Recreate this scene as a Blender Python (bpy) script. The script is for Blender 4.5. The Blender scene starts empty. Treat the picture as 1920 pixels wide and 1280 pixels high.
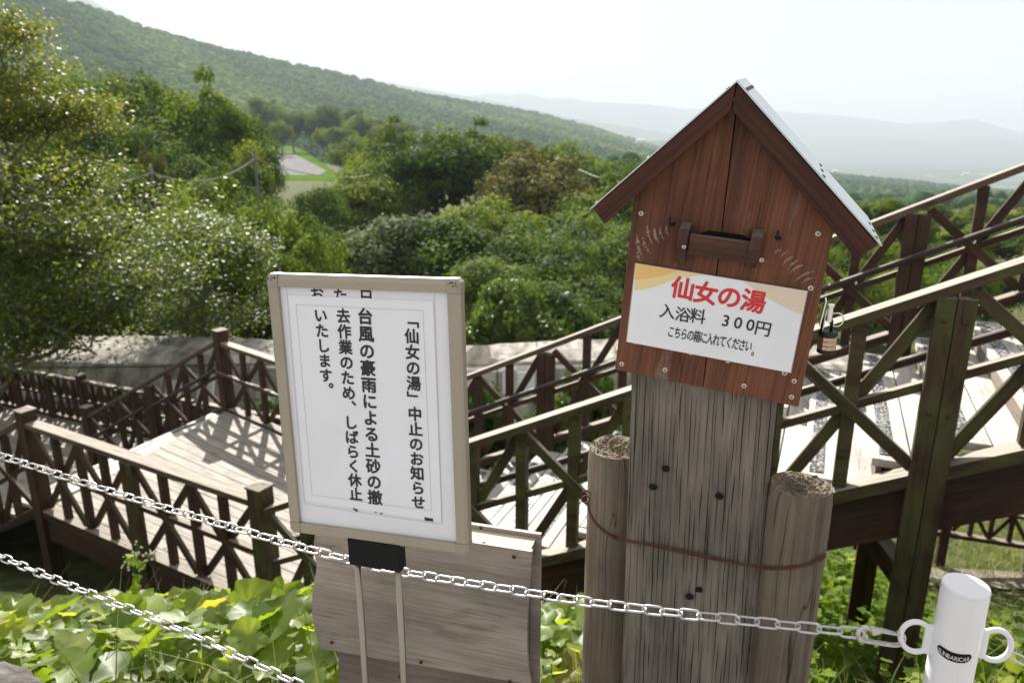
import bpy, bmesh, math, random
import numpy as np
from mathutils import Vector, Matrix
S = bpy.context.scene
C = S.collection
R0 = math.radians
random.seed(7); NR = np.random.default_rng(11)

# ------------------------------------------------------------------ camera
FP = 1380.0; EYE = Vector((0, 0, 1.5))
PITCH = R0(74.0)
CAMR = Matrix.Rotation(PITCH, 3, 'X')
cam_d = bpy.data.cameras.new('camera'); cam = bpy.data.objects.new('camera', cam_d); C.objects.link(cam)
cam.location = EYE; cam.rotation_euler = (PITCH, 0, 0)
cam_d.sensor_width = 36; cam_d.lens = FP / 1920 * 36
cam_d.clip_start = 0.05; cam_d.clip_end = 40000
cam_d.dof.use_dof = True; cam_d.dof.focus_distance = 1.22; cam_d.dof.aperture_fstop = 6.3
S.camera = cam

# ------------------------------------------------------------------ world, sun, exposure
SUN_AZ = R0(-14); SUN_EL = R0(34)
SD = Vector((math.sin(SUN_AZ) * math.cos(SUN_EL), math.cos(SUN_AZ) * math.cos(SUN_EL), math.sin(SUN_EL)))
W = bpy.data.worlds.new('World'); S.world = W; W.use_nodes = True
wt = W.node_tree; wt.nodes.clear()
w_out = wt.nodes.new('ShaderNodeOutputWorld'); w_bg = wt.nodes.new('ShaderNodeBackground')
sky = wt.nodes.new('ShaderNodeTexSky'); sky.sky_type = 'NISHITA'; sky.sun_disc = False
sky.sun_elevation = SUN_EL; sky.sun_rotation = SUN_AZ
sky.air_density = 1.0; sky.dust_density = 2.5; sky.ozone_density = 1.0; sky.altitude = 600
# thin veil of high cloud, in streaks
tc = wt.nodes.new('ShaderNodeTexCoord'); mp = wt.nodes.new('ShaderNodeMapping')
mp.inputs['Scale'].default_value = (1.2, 1.2, 14)
nz = wt.nodes.new('ShaderNodeTexNoise'); nz.inputs['Scale'].default_value = 2.2; nz.inputs['Detail'].default_value = 5
rp = wt.nodes.new('ShaderNodeValToRGB'); rp.color_ramp.elements[0].position = .40; rp.color_ramp.elements[1].position = .62
rp.color_ramp.elements[0].color = (.75, .75, .75, 1); rp.color_ramp.elements[1].color = (.95, .95, .95, 1)
mx = wt.nodes.new('ShaderNodeMix'); mx.data_type = 'RGBA'
mx.inputs['B'].default_value = (6.5, 6.4, 6.3, 1)
wt.links.new(tc.outputs['Generated'], mp.inputs['Vector']); wt.links.new(mp.outputs[0], nz.inputs['Vector'])
wt.links.new(nz.outputs['Fac'], rp.inputs[0]); wt.links.new(rp.outputs[0], mx.inputs['Factor'])
wt.links.new(sky.outputs[0], mx.inputs['A']); wt.links.new(mx.outputs['Result'], w_bg.inputs[0])
w_bg.inputs[1].default_value = 0.050
wt.links.new(w_bg.outputs[0], w_out.inputs[0])
sun_d = bpy.data.lights.new('sun', 'SUN'); sun = bpy.data.objects.new('sun', sun_d); C.objects.link(sun)
sun_d.energy = 5.0; sun_d.angle = R0(0.55); sun_d.color = (1.0, .95, .87)
sun.rotation_euler = SD.to_track_quat('Z', 'Y').to_euler(); sun.location = (0, 0, 60)
S.view_settings.view_transform = 'Standard'; S.view_settings.look = 'None'
S.view_settings.exposure = 1.5; S.view_settings.gamma = 1
S.cycles.use_denoising = True
S.cycles.max_bounces = 6; S.cycles.transparent_max_bounces = 8; S.cycles.volume_bounces = 0
S.cycles.sample_clamp_indirect = 4; S.cycles.caustics_reflective = False; S.cycles.caustics_refractive = False

# ------------------------------------------------------------------ from a photograph point to a place
def ray(px, py): return CAMR @ Vector(((px - 960) / FP, (640 - py) / FP, -1))
def ud(px, py, d): return EYE + ray(px, py) * d
def uz(px, py, z):
    r = ray(px, py); return EYE + r * ((z - EYE.z) / r.z)
class Frame:                       # a plane in the place: origin, across, up, out towards the viewer
    def __init__(s, o, n, roll=0.0, w=None):
        s.o = Vector(o); s.n = Vector(n).normalized()
        if w is None: w = Vector((0, 0, 1)).cross(s.n) * 1
        w = Vector(w); w = (w - s.n * w.dot(s.n)).normalized()
        s.w = w; s.h = s.n.cross(w).normalized()
        if s.h.z < 0: s.h = -s.h
    def at(s, u, v, k=0): return s.o + s.w * u + s.h * v + s.n * k
    def L(s, px, py, k=0):         # plane coordinates seen through a photograph point
        r = ray(px, py); q = s.o + s.n * k
        t = (q - EYE).dot(s.n) / r.dot(s.n)
        p = EYE + r * t - s.o
        return Vector((p.dot(s.w), p.dot(s.h)))
    def P(s, px, py, k=0):
        a = s.L(px, py, k); return s.at(a.x, a.y, k)

# ------------------------------------------------------------------ mesh helpers
class MB:
    def __init__(s): s.v = []; s.f = []; s.g = []
    def add(s, vs, fs, gs=None):
        b = len(s.v); s.v += [tuple(x) for x in vs]
        s.f += [tuple(i + b for i in f) for f in fs]
        if gs is None: gs = [tuple(x) for x in vs]
        s.g += [tuple(x) for x in gs]; return s
    def hexa(s, c, ax, ay, az):    # box about c with half-axis vectors; ax is the grain
        lx, ly, lz = ax.length, ay.length, az.length
        o = (random.uniform(0, 60), random.uniform(0, 60), random.uniform(0, 60))
        vs = []; gs = []
        for i in (-1, 1):
            for j in (-1, 1):
                for k in (-1, 1):
                    vs.append(c + ax * i + ay * j + az * k)
                    gs.append((o[0] + lx * i, o[1] + ly * j, o[2] + lz * k))
        fs = [(0, 1, 3, 2), (4, 6, 7, 5), (0, 4, 5, 1), (2, 3, 7, 6), (0, 2, 6, 4), (1, 5, 7, 3)]
        if ax.cross(ay).dot(az) < 0: fs = [f[::-1] for f in fs]
        return s.add(vs, fs, gs)
    def beam(s, p0, p1, w, h, side=None, vert=False):   # w across (side), h in the other direction
        p0 = Vector(p0); p1 = Vector(p1); d = (p1 - p0)
        x = d.normalized()
        sd = Vector(side) if side is not None else x.cross(Vector((0, 0, 1)))
        sd = (sd - x * sd.dot(x)).normalized(); up = x.cross(sd).normalized()
        return s.hexa((p0 + p1) / 2, d / 2, sd * (w / 2), up * (h / 2))
    def shear(s, p0, p1, side, w, z0, z1):              # a sloping member with plumb ends: from z0 to z1 above line p0-p1
        p0 = Vector(p0); p1 = Vector(p1); sd = Vector(side).normalized() * (w / 2); Z = Vector((0, 0, 1))
        o = (random.uniform(0, 60), random.uniform(0, 60), random.uniform(0, 60)); L = (p1 - p0).length
        vs = []; gs = []
        for i, p in ((0, p0), (1, p1)):
            for j in (-1, 1):
                for z in (z0, z1):
                    vs.append(p + sd * j + Z * z); gs.append((o[0] + L * i, o[1] + w / 2 * j, o[2] + z))
        fs = [(0, 1, 3, 2), (4, 6, 7, 5), (0, 4, 5, 1), (2, 3, 7, 6), (0, 2, 6, 4), (1, 5, 7, 3)]
        if (p1 - p0).cross(sd).dot(Z) < 0: fs = [f[::-1] for f in fs]
        return s.add(vs, fs, gs)
    def prism(s, poly, vec):       # polygon of points pushed along vec
        poly = [Vector(p) for p in poly]; vec = Vector(vec); n = len(poly)
        nn = Vector((0, 0, 0))
        for i in range(n): nn += poly[i].cross(poly[(i + 1) % n])
        if nn.dot(vec) > 0: poly = poly[::-1]
        vs = poly + [p + vec for p in poly]
        fs = [tuple(range(n)), tuple(range(2 * n - 1, n - 1, -1))]
        fs += [((i + 1) % n, i, i + n, (i + 1) % n + n) for i in range(n)]
        return s.add(vs, fs)
    def tube(s, pts, r, seg=8, cap=True, closed=False):
        pts = [Vector(p) for p in pts]; n = len(pts)
        rr = r if isinstance(r, (list, tuple)) else [r] * n
        o = (random.uniform(0, 60), random.uniform(0, 60)); vs = []; gs = []; fs = []
        prev = None; L = 0
        for i, p in enumerate(pts):
            if closed: t = (pts[(i + 1) % n] - pts[i - 1])
            else: t = pts[min(i + 1, n - 1)] - pts[max(i - 1, 0)]
            t.normalize()
            if prev is None:
                a = t.orthogonal().normalized()
            else:
                a = prev - t * prev.dot(t)
                a = a.normalized() if a.length > 1e-6 else t.orthogonal().normalized()
            prev = a; b = t.cross(a)
            if i: L += (p - pts[i - 1]).length
            for k in range(seg):
                an = 2 * math.pi * k / seg; q = a * math.cos(an) + b * math.sin(an)
                vs.append(p + q * rr[i]); gs.append((o[0] + L, o[1] + math.cos(an) * rr[i], math.sin(an) * rr[i] + 7))
        m = n if closed else n - 1
        for i in range(m):
            j = (i + 1) % n
            for k in range(seg):
                l = (k + 1) % seg
                fs.append((i * seg + k, i * seg + l, j * seg + l, j * seg + k))
        if cap and not closed:
            fs.append(tuple(range(seg))[::-1]); fs.append(tuple(range((n - 1) * seg, n * seg)))
        return s.add(vs, fs, gs)
    def fan(s, poly):              # a flat face
        s.add(poly, [tuple(range(len(poly)))]); return s

def root_loc(o):
    while o.parent: o = o.parent
    return Vector(o.location)
def build(name, mb, mat, parent=None, loc=None, bevel=0, smooth=False, seg=2):
    org = root_loc(parent) if parent else (Vector(loc) if loc is not None else Vector((0, 0, 0)))
    me = bpy.data.meshes.new(name)
    me.from_pydata([(x - org.x, y - org.y, z - org.z) for x, y, z in mb.v], [], mb.f)
    at = me.attributes.new('g', 'FLOAT_VECTOR', 'POINT')
    at.data.foreach_set('vector', np.array(mb.g, dtype=np.float32).ravel())
    me.materials.append(mat)
    if smooth: me.polygons.foreach_set('use_smooth', [True] * len(me.polygons))
    me.update()
    o = bpy.data.objects.new(name, me); C.objects.link(o)
    if parent: o.parent = parent
    else: o.location = org
    if bevel:
        b = o.modifiers.new('bevel', 'BEVEL'); b.width = bevel; b.segments = seg; b.limit_method = 'ANGLE'
    return o
def npmesh(name, V, F, mat, cv=None, smooth=False):
    me = bpy.data.meshes.new(name); V = np.asarray(V, np.float32); F = np.asarray(F, np.int32); k = F.shape[1]
    me.vertices.add(len(V)); me.vertices.foreach_set('co', V.ravel())
    me.loops.add(F.size); me.loops.foreach_set('vertex_index', F.ravel())
    me.polygons.add(len(F)); me.polygons.foreach_set('loop_start', np.arange(0, F.size, k, dtype=np.int32))
    if smooth: me.polygons.foreach_set('use_smooth', np.ones(len(F), bool))
    if cv is not None:
        a = me.attributes.new('cv', 'FLOAT', 'POINT'); a.data.foreach_set('value', np.asarray(cv, np.float32))
    me.materials.append(mat); me.update(calc_edges=True); return me
def link(name, me, parent=None, loc=(0, 0, 0)):
    o = bpy.data.objects.new(name, me); C.objects.link(o)
    if parent: o.parent = parent
    o.location = loc; return o
def tag(o, label=None, cat=None, group=None, kind=None):
    if label: o['label'] = label
    if cat: o['category'] = cat
    if group: o['group'] = group
    if kind: o['kind'] = kind
    return o
def thing(name, label, cat, loc=(0, 0, 0), group=None):
    o = bpy.data.objects.new(name, None); C.objects.link(o); o.location = loc; o.empty_display_size = .1
    return tag(o, label, cat, group)

# ------------------------------------------------------------------ materials
def newmat(name):
    m = bpy.data.materials.new(name); m.use_nodes = True; nt = m.node_tree
    return m, nt, nt.nodes['Principled BSDF']
def nd(nt, kind, **kw):
    n = nt.nodes.new(kind)
    for k, v in kw.items():
        if k in n.inputs: n.inputs[k].default_value = v
        else: setattr(n, k, v)
    return n
def mixc(nt, fac, a, b, mode='MIX'):
    m = nt.nodes.new('ShaderNodeMix'); m.data_type = 'RGBA'; m.blend_type = mode
    for key, val in (('Factor', fac), ('A', a), ('B', b)):
        if hasattr(val, 'is_output') or isinstance(val, bpy.types.NodeSocket): nt.links.new(val, m.inputs[key])
        else: m.inputs[key].default_value = val if key == 'Factor' else (*val, 1)
    return m.outputs['Result']
def ramp(nt, src, stops):
    r = nt.nodes.new('ShaderNodeValToRGB'); e = r.color_ramp.elements
    while len(e) < len(stops): e.new(.5)
    for i, (p, c) in enumerate(stops):
        e[i].position = p; e[i].color = (*c, 1) if len(c) == 3 else c
    nt.links.new(src, r.inputs[0]); return r.outputs[0]
G = lambda v: (v, v, v)
def plain(name, col, rough=.5, metal=0, noise=0, nscale=30, bump=0, spec=.5):
    m, nt, b = newmat(name)
    b.inputs['Base Color'].default_value = (*col, 1); b.inputs['Roughness'].default_value = rough
    b.inputs['Metallic'].default_value = metal; b.inputs['Specular IOR Level'].default_value = spec
    if noise:
        t = nd(nt, 'ShaderNodeTexCoord'); n = nd(nt, 'ShaderNodeTexNoise', Scale=nscale, Detail=6, Roughness=.6)
        nt.links.new(t.outputs['Object'], n.inputs['Vector'])
        lo = tuple(c * (1 - noise) for c in col); hi = tuple(min(1, c * (1 + noise)) for c in col)
        nt.links.new(ramp(nt, n.outputs['Fac'], [(.3, lo), (.7, hi)]), b.inputs['Base Color'])
        if bump:
            bp = nd(nt, 'ShaderNodeBump', Strength=bump, Distance=.01); nt.links.new(n.outputs['Fac'], bp.inputs['Height'])
            nt.links.new(bp.outputs[0], b.inputs['Normal'])
    return m
def wood(name, dark, light, sc=1.0, crack=.5, crackw=.03, top=None, moss=None, rough=.75, bump=.5, blotch=.35, dist=.004, vertical=False, crs=40, bandmix=.45, fib=60, stretch=1.6, wear=None, wearr=(.60, .72)):
    """grain along attribute g.x; optional paler upper faces, weathering with sunlight put into the colour; optional green film"""
    m, nt, b = newmat(name); b.inputs['Roughness'].default_value = rough; b.inputs['Specular IOR Level'].default_value = .25
    a = nd(nt, 'ShaderNodeAttribute', attribute_name='g')
    def stretched(sx, sy, scale, detail=5, rgh=.6, distn=0.0):
        mp = nd(nt, 'ShaderNodeMapping', Scale=(sx, sy, sy)); nt.links.new(a.outputs['Vector'], mp.inputs['Vector'])
        n = nd(nt, 'ShaderNodeTexNoise', Scale=scale, Detail=detail, Roughness=rgh, Distortion=distn)
        nt.links.new(mp.outputs[0], n.inputs['Vector']); return n.outputs['Fac']
    fine = stretched(stretch * sc, fib * sc, 3.0, 6)
    band = stretched(.5 * sc, 12 * sc, 2.2, 3, .5, .6)
    blo = stretched(3.0 * sc, 6.0 * sc, 1.0, 4)
    col = ramp(nt, fine, [(.28, dark), (.72, light)])
    mid = tuple((p + q) * .5 for p, q in zip(dark, light))
    col = mixc(nt, bandmix, col, ramp(nt, band, [(.3, dark), (.5, mid), (.75, light)]))
    k = 1 - blotch
    col = mixc(nt, 1.0, col, ramp(nt, blo, [(.3, (k, k, k)), (.7, (1.15, 1.12, 1.1))]), 'MULTIPLY')
    ht = fine
    if crack:
        cr = stretched(1.3 * sc, crs * sc, 1.0, 2, .5, .25)
        line = ramp(nt, cr, [(.5 - crackw, G(1)), (.5, G(0)), (.5 + crackw, G(1))])
        gate = ramp(nt, stretched(2.5 * sc, 16 * sc, 1.0, 2), [(.42, G(0)), (.55, G(1))])
        line = mixc(nt, gate, (1, 1, 1), line)
        col = mixc(nt, 1.0, col, mixc(nt, crack, (1, 1, 1), line), 'MULTIPLY')
        ht = mixc(nt, .6, fine, line)
    if moss:
        mo = ramp(nt, stretched(3.5, 9, 1.0, 5), [(.42, G(0)), (.62, G(.8))])
        col = mixc(nt, mo, col, moss)
    if wear:
        wr = ramp(nt, stretched(5, 26, 1.0, 7, .7), [(wearr[0], G(0)), (wearr[1], G(.85))]); col = mixc(nt, wr, col, wear)
    if top:  # upper faces paler: grey weathering plus a sunlit tone in the colour
        ge = nd(nt, 'ShaderNodeNewGeometry'); sp = nd(nt, 'ShaderNodeSeparateXYZ')
        nt.links.new(ge.outputs['True Normal'], sp.inputs[0])
        up = ramp(nt, sp.outputs['Z'], [(.55, G(0)), (.8, G(1))])
        wn = ramp(nt, stretched(2.0, 30, 1.5, 5), [(.30, G(.25)), (.5, G(.95))])
        up = mixc(nt, 1.0, up, wn, 'MULTIPLY')
        tcol = ramp(nt, fine, [(.25, tuple(c * .62 for c in top)), (.7, top)])
        col = mixc(nt, up, col, tcol)
    nt.links.new(col, b.inputs['Base Color'])
    bp = nd(nt, 'ShaderNodeBump', Strength=bump, Distance=dist); nt.links.new(ht, bp.inputs['Height'])
    nt.links.new(bp.outputs[0], b.inputs['Normal'])
    return m
def leafmat(name, cols, trans=.35, rough=.5, tcol=None, spec=.16, objvar=True):
    m, nt, b = newmat(name); out = nt.nodes['Material Output']
    a = nd(nt, 'ShaderNodeAttribute', attribute_name='cv'); f = a.outputs['Fac']
    if objvar:
        oi = nd(nt, 'ShaderNodeObjectInfo')
        ma = nd(nt, 'ShaderNodeMath', operation='MULTIPLY_ADD'); ma.inputs[1].default_value = .45
        nt.links.new(oi.outputs['Random'], ma.inputs[0])
        m2 = nd(nt, 'ShaderNodeMath', operation='MULTIPLY'); m2.inputs[1].default_value = .6
        nt.links.new(f, m2.inputs[0]); nt.links.new(m2.outputs[0], ma.inputs[2]); f = ma.outputs[0]
    n = len(cols); col = ramp(nt, f, [(i / (n - 1), c) for i, c in enumerate(cols)])
    nt.links.new(col, b.inputs['Base Color']); b.inputs['Roughness'].default_value = rough
    b.inputs['Specular IOR Level'].default_value = spec
    t = nd(nt, 'ShaderNodeBsdfTranslucent')
    tc_ = mixc(nt, 1.0, col, tcol or (1.6, 1.7, .7), 'MULTIPLY'); nt.links.new(tc_, t.inputs['Color'])
    mx = nd(nt, 'ShaderNodeMixShader'); mx.inputs[0].default_value = trans
    nt.links.new(b.outputs[0], mx.inputs[1]); nt.links.new(t.outputs[0], mx.inputs[2])
    nt.links.new(mx.outputs[0], out.inputs['Surface']); return m

M = {}
M['fence'] = wood('dark brown stained timber', (.020, .011, .007), (.086, .047, .030), top=(.31, .27, .22), crack=.5, bump=.4, moss=None)
M['fence_green'] = wood('mossy brown timber', (.024, .016, .010), (.095, .062, .036), top=(.38, .34, .285), moss=(.078, .080, .028), crack=.6)
M['fence_grey'] = wood('weathered rail timber', (.05, .035, .026), (.15, .11, .08), top=(.36, .315, .26), crack=.7)
M['deck'] = wood('bleached deck plank', (.22, .20, .175), (.44, .405, .355), crack=.5, blotch=.3, bump=.3)
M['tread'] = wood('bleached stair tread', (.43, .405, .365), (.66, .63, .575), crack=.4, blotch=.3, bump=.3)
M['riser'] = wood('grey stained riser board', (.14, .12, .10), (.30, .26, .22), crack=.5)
M['post'] = wood('grey weathered sleeper', (.135, .119, .098), (.285, .255, .213), sc=1.4, crack=.15, crackw=.010, bump=.9, blotch=.5, dist=.004, crs=70, bandmix=.22, fib=110, stretch=.9)
M['log'] = wood('grey brown log', (.085, .070, .053), (.24, .202, .158), crack=.9, crackw=.008, bump=.7, blotch=.5, dist=.005, crs=26, bandmix=.3, fib=90, stretch=1.0, wear=(.075, .05, .03), wearr=(.58, .75))
M['log_end'] = plain('frayed end grain', (.26, .21, .15), .95, 0, .65, 260, 1.0)
M['box'] = wood('red brown stained board', (.062, .022, .013), (.285, .115, .062), sc=1.15, crack=.5, crackw=.012, bump=.3, blotch=.5, wear=(.24, .17, .14), wearr=(.57, .76), fib=75, stretch=.7, rough=.6)
M['fascia'] = wood('dark brown stained barge board', (.035, .012, .008), (.095, .034, .021), crack=.4, bump=.3, rough=.6)
M['tray'] = wood('worn dark tray board', (.045, .022, .016), (.13, .066, .045), crack=.4, top=(.22, .17, .14), rough=.65)
M['ply'] = wood('weathered plywood', (.20, .17, .14), (.43, .38, .33), sc=1.0, bandmix=.25, fib=90, wear=(.13, .11, .095), wearr=(.55, .72), crack=.5, crackw=.012, bump=.35, blotch=.4, top=(.62, .55, .44))
M['ply_dark'] = wood('stained plywood', (.13, .105, .085), (.29, .25, .21), crack=.4, bump=.35, blotch=.45)
M['ply_edge'] = wood('plywood edge', (.16, .13, .10), (.36, .3, .24), sc=2.5, crack=.8, bump=.5, top=(.6, .54, .43))
M['alu'] = plain('champagne aluminium', (.36, .315, .25), .42, .3, .05, 18)
M['alu_end'] = plain('champagne plastic corner', (.33, .29, .235), .5, .2, .08, 40)
M['steel'] = plain('brushed steel tube', (.34, .30, .25), .30, .9)
M['zinc'] = plain('galvanised steel', (.56, .54, .535), .34, .75, .2, 60)
M['chrome'] = plain('chrome', (.8, .8, .8), .15, 1)
M['brass'] = plain('bronze dial', (.55, .42, .30), .3, .9)
M['black'] = plain('black plastic', (.006, .006, .007), .6, spec=.2)
M['rubber'] = plain('black rubber', (.015, .013, .012), .6)
M['screw'] = plain('zinc screw head', (.62, .58, .50), .4, .6)
M['rustscrew'] = plain('rusty screw head', (.06, .03, .02), .7, .3)
M['rust'] = plain('rusty wire', (.095, .035, .022), .75, .3, .3, 90)
M['iron'] = plain('black iron hook', (.014, .012, .012), .6, .4)
M['white'] = plain('white enamel', (.80, .80, .82), .22, 0, .012, 8)
M['roofsheet'] = plain('pale coated steel sheet', (.55, .60, .63), .3, .35, .05, 25)
M['paper'] = plain('white paper', (.80, .81, .86), .55, 0, .03, 9)
M['paper_under'] = plain('white backing sheet', (.76, .76, .80), .5, 0, .03, 9)
M['ink'] = plain('black print', (.022, .020, .022), .6)
M['line'] = plain('grey printed line', (.30, .30, .31), .6)
M['red'] = plain('red print', (.62, .028, .022), .5)
M['orange'] = plain('orange print', (.78, .50, .17), .5)
M['yellow'] = plain('pale yellow print', (.80, .64, .34), .5)
M['beige'] = plain('beige print', (.72, .62, .48), .5)
M['lam'] = plain('laminate edge', (.45, .30, .25), .25)
M['logo'] = plain('silver lettering', (.62, .60, .58), .5)
M['rivet'] = plain('dull rivet', (.12, .12, .12), .5, .5)
M['hole'] = plain('dark hole', (.004, .003, .003), 1)
M['scuff'] = plain('scuffed bare wood', (.25, .175, .15), .85, 0, .3, 60)
def wallmat():
    m, nt, b = newmat('old stained concrete'); b.inputs['Roughness'].default_value = .95; b.inputs['Specular IOR Level'].default_value = .1
    t = nd(nt, 'ShaderNodeTexCoord')
    n1 = nd(nt, 'ShaderNodeTexNoise', Scale=2.4, Detail=9, Roughness=.7); nt.links.new(t.outputs['Object'], n1.inputs['Vector'])
    mp_ = nd(nt, 'ShaderNodeMapping', Scale=(3.5, 1, .5)); nt.links.new(t.outputs['Object'], mp_.inputs['Vector'])
    n2 = nd(nt, 'ShaderNodeTexNoise', Scale=1.3, Detail=5); nt.links.new(mp_.outputs[0], n2.inputs['Vector'])
    br = nd(nt, 'ShaderNodeTexBrick', Scale=1.0); br.inputs['Color1'].default_value = (1, 1, 1, 1); br.inputs['Color2'].default_value = (.85, .84, .82, 1); br.inputs['Mortar'].default_value = (.32, .31, .29, 1)
    br.inputs['Mortar Size'].default_value = .02; br.inputs['Brick Width'].default_value = 1.7; br.inputs['Row Height'].default_value = .62
    m2 = nd(nt, 'ShaderNodeMapping', Rotation=(math.pi / 2, 0, 0)); nt.links.new(t.outputs['Object'], m2.inputs['Vector']); nt.links.new(m2.outputs[0], br.inputs['Vector'])
    c = ramp(nt, n1.outputs['Fac'], [(.3, (.19, .175, .145)), (.5, (.36, .34, .30)), (.7, (.52, .49, .44))])
    c = mixc(nt, 1.0, c, ramp(nt, n2.outputs['Fac'], [(.35, G(.55)), (.6, G(1.1))]), 'MULTIPLY'); c = mixc(nt, 1.0, c, br.outputs['Color'], 'MULTIPLY')
    nt.links.new(c, b.inputs['Base Color']); bp = nd(nt, 'ShaderNodeBump', Strength=.8, Distance=.05); nt.links.new(n1.outputs['Fac'], bp.inputs['Height']); nt.links.new(bp.outputs[0], b.inputs['Normal']); return m
M['concrete'] = wallmat()
M['concrete_pale'] = plain('pale concrete panel', (.62, .62, .62), .9, 0, .15, 3)
M['asphalt'] = plain('pale worn asphalt', (.19, .19, .19), 1.0, 0, .2, .6, 0, 0)
M['stone'] = plain('weathered stone', (.105, .098, .09), 1.0, 0, .6, 22, .8, .1)
M['bark'] = plain('grey bark', (.13, .115, .095), .95, 0, .4, 14, .5)
M['wire'] = plain('overhead wire', (.30, .29, .27), .6)
M['pole'] = plain('concrete pole', (.10, .10, .095), .9)
M['housewall'] = plain('white house wall', (.75, .74, .72), .9)
M['houseroof'] = plain('blue grey roof', (.36, .42, .5), .5)
M['path'] = plain('dusty path', (.17, .15, .12), 1.0, 0, .4, 6, .4, 0)
M['meadow'] = plain('mown grass', (.075, .125, .018), 1.0, 0, .3, .15, 0, 0)
M['grit'] = None
def gritmat():
    m, nt, b = newmat('chequer steel strip'); b.inputs['Roughness'].default_value = .55; b.inputs['Metallic'].default_value = .3
    a = nd(nt, 'ShaderNodeAttribute', attribute_name='g')
    ck = nd(nt, 'ShaderNodeTexVoronoi', Scale=62); nt.links.new(a.outputs['Vector'], ck.inputs['Vector'])
    nt.links.new(ramp(nt, ck.outputs['Distance'], [(.25, G(.52)), (.5, G(.05))]), b.inputs['Base Color']); return m
M['grit'] = gritmat()
M['leaf_wood'] = leafmat('valley leaves', [(.034, .060, .013), (.072, .116, .022), (.125, .175, .032), (.20, .225, .045)], .36, .7, (1.9, 1.85, .6), .05)
M['leaf_pale'] = leafmat('pale grey green leaves', [(.038, .060, .026), (.066, .098, .042), (.10, .135, .06), (.14, .17, .08)], .25, .7, (1.5, 1.5, .8), .05)
M['leaf_brown'] = leafmat('brownish leaves', [(.04, .05, .018), (.08, .09, .03), (.13, .13, .045), (.19, .17, .06)], .35, .7, (1.6, 1.5, .7), .05)
M['leaf_dark'] = leafmat('dark valley leaves', [(.028, .053, .013), (.054, .095, .021), (.092, .142, .03), (.14, .185, .042)], .31, .7, (1.9, 1.85, .6), .05)
M['leaf_near'] = leafmat('glossy tree leaves', [(.045, .075, .018), (.09, .13, .030), (.15, .18, .036), (.30, .235, .035)], .42, .5, (1.8, 1.75, .6), .26, objvar=False)
M['leaf_shrub'] = leafmat('shrub leaves', [(.03, .055, .014), (.06, .10, .022), (.105, .15, .035), (.15, .19, .05)], .35, .4)
M['leaf_ground'] = leafmat('broad ground leaves', [(.08, .12, .025), (.13, .19, .035), (.19, .26, .045), (.28, .33, .12), (.30, .25, .09)], .52, .45, (1.9, 1.85, .35), .35, objvar=False)
M['leaf_weed'] = leafmat('weed leaves', [(.055, .10, .012), (.11, .18, .02), (.17, .24, .03), (.24, .28, .05)], .5, .55, (1.9, 1.9, .35), .1, objvar=False)
M['grass'] = leafmat('grass blades', [(.07, .10, .022), (.12, .16, .035), (.18, .20, .06), (.26, .25, .11)], .35, .5, objvar=False)
M['leaf_hill'] = leafmat('hill forest', [(.012, .034, .012), (.038, .080, .020), (.085, .140, .032), (.16, .21, .05)], 0.0, 1.0, spec=0.0, objvar=False)

# ------------------------------------------------------------------ terrain
_gy = np.array([-60, 1.55, 2.0, 3.0, 4.0, 4.6, 7.0, 10, 14, 18, 30, 45, 120, 250, 400, 800, 1500, 2600, 30000], float)
_gz = np.array([0, 0, -.28, -.98, -1.66, -2.05, -2.95, -3.75, -4.6, -5.2, -7.5, -9, -9, -9, -34, -60, -86, -200, -200], float)
def Gz(x, y):
    x = np.asarray(x, float); y = np.asarray(y, float)
    z = np.interp(y, _gy, _gz)
    z = z + np.clip((-x - 16) * .10, 0, 7) * np.clip((y - 22) / 25, 0, 1) * np.clip((160 - y) / 60, 0, 1)
    z = z - np.clip((x / np.maximum(y, 1) - .12) / .18, 0, 1) * np.interp(y, [55, 150, 250, 400, 800], [0, 6, 15, 6, 0])
    z = z - np.clip((x - .4) / .8, 0, 1) * np.interp(y, [1.8, 2.6, 5, 9], [0, .42, .35, 0])
    z = z - np.clip((x / np.maximum(y, 1) - .40) / .30, 0, 1) * np.interp(y, [380, 800, 1500, 2600], [0, 16, 42, 0])
    z = z + .05 * np.sin(x * 2.1 + y * 1.3) * np.clip((y - 1.9) / 1.5, 0, 1) * np.clip((40 - y) / 20, 0, 1)
    return z
gx = np.concatenate([-np.geomspace(1, 8800, 46)[::-1] - 11.4, np.linspace(-12, 12, 49), np.geomspace(1, 8800, 46) + 11.4])
gyy = np.concatenate([-np.geomspace(.4, 40, 14)[::-1], np.linspace(0, 20, 61), np.geomspace(20.6, 8500, 84)])
X, Y = np.meshgrid(gx, gyy); V = np.stack([X, Y, Gz(X, Y)], -1).reshape(-1, 3)
nx, ny = len(gx), len(gyy); I = np.arange(nx * ny).reshape(ny, nx)
Fq = np.stack([I[:-1, :-1], I[:-1, 1:], I[1:, 1:], I[1:, :-1]], -1).reshape(-1, 4)
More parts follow.
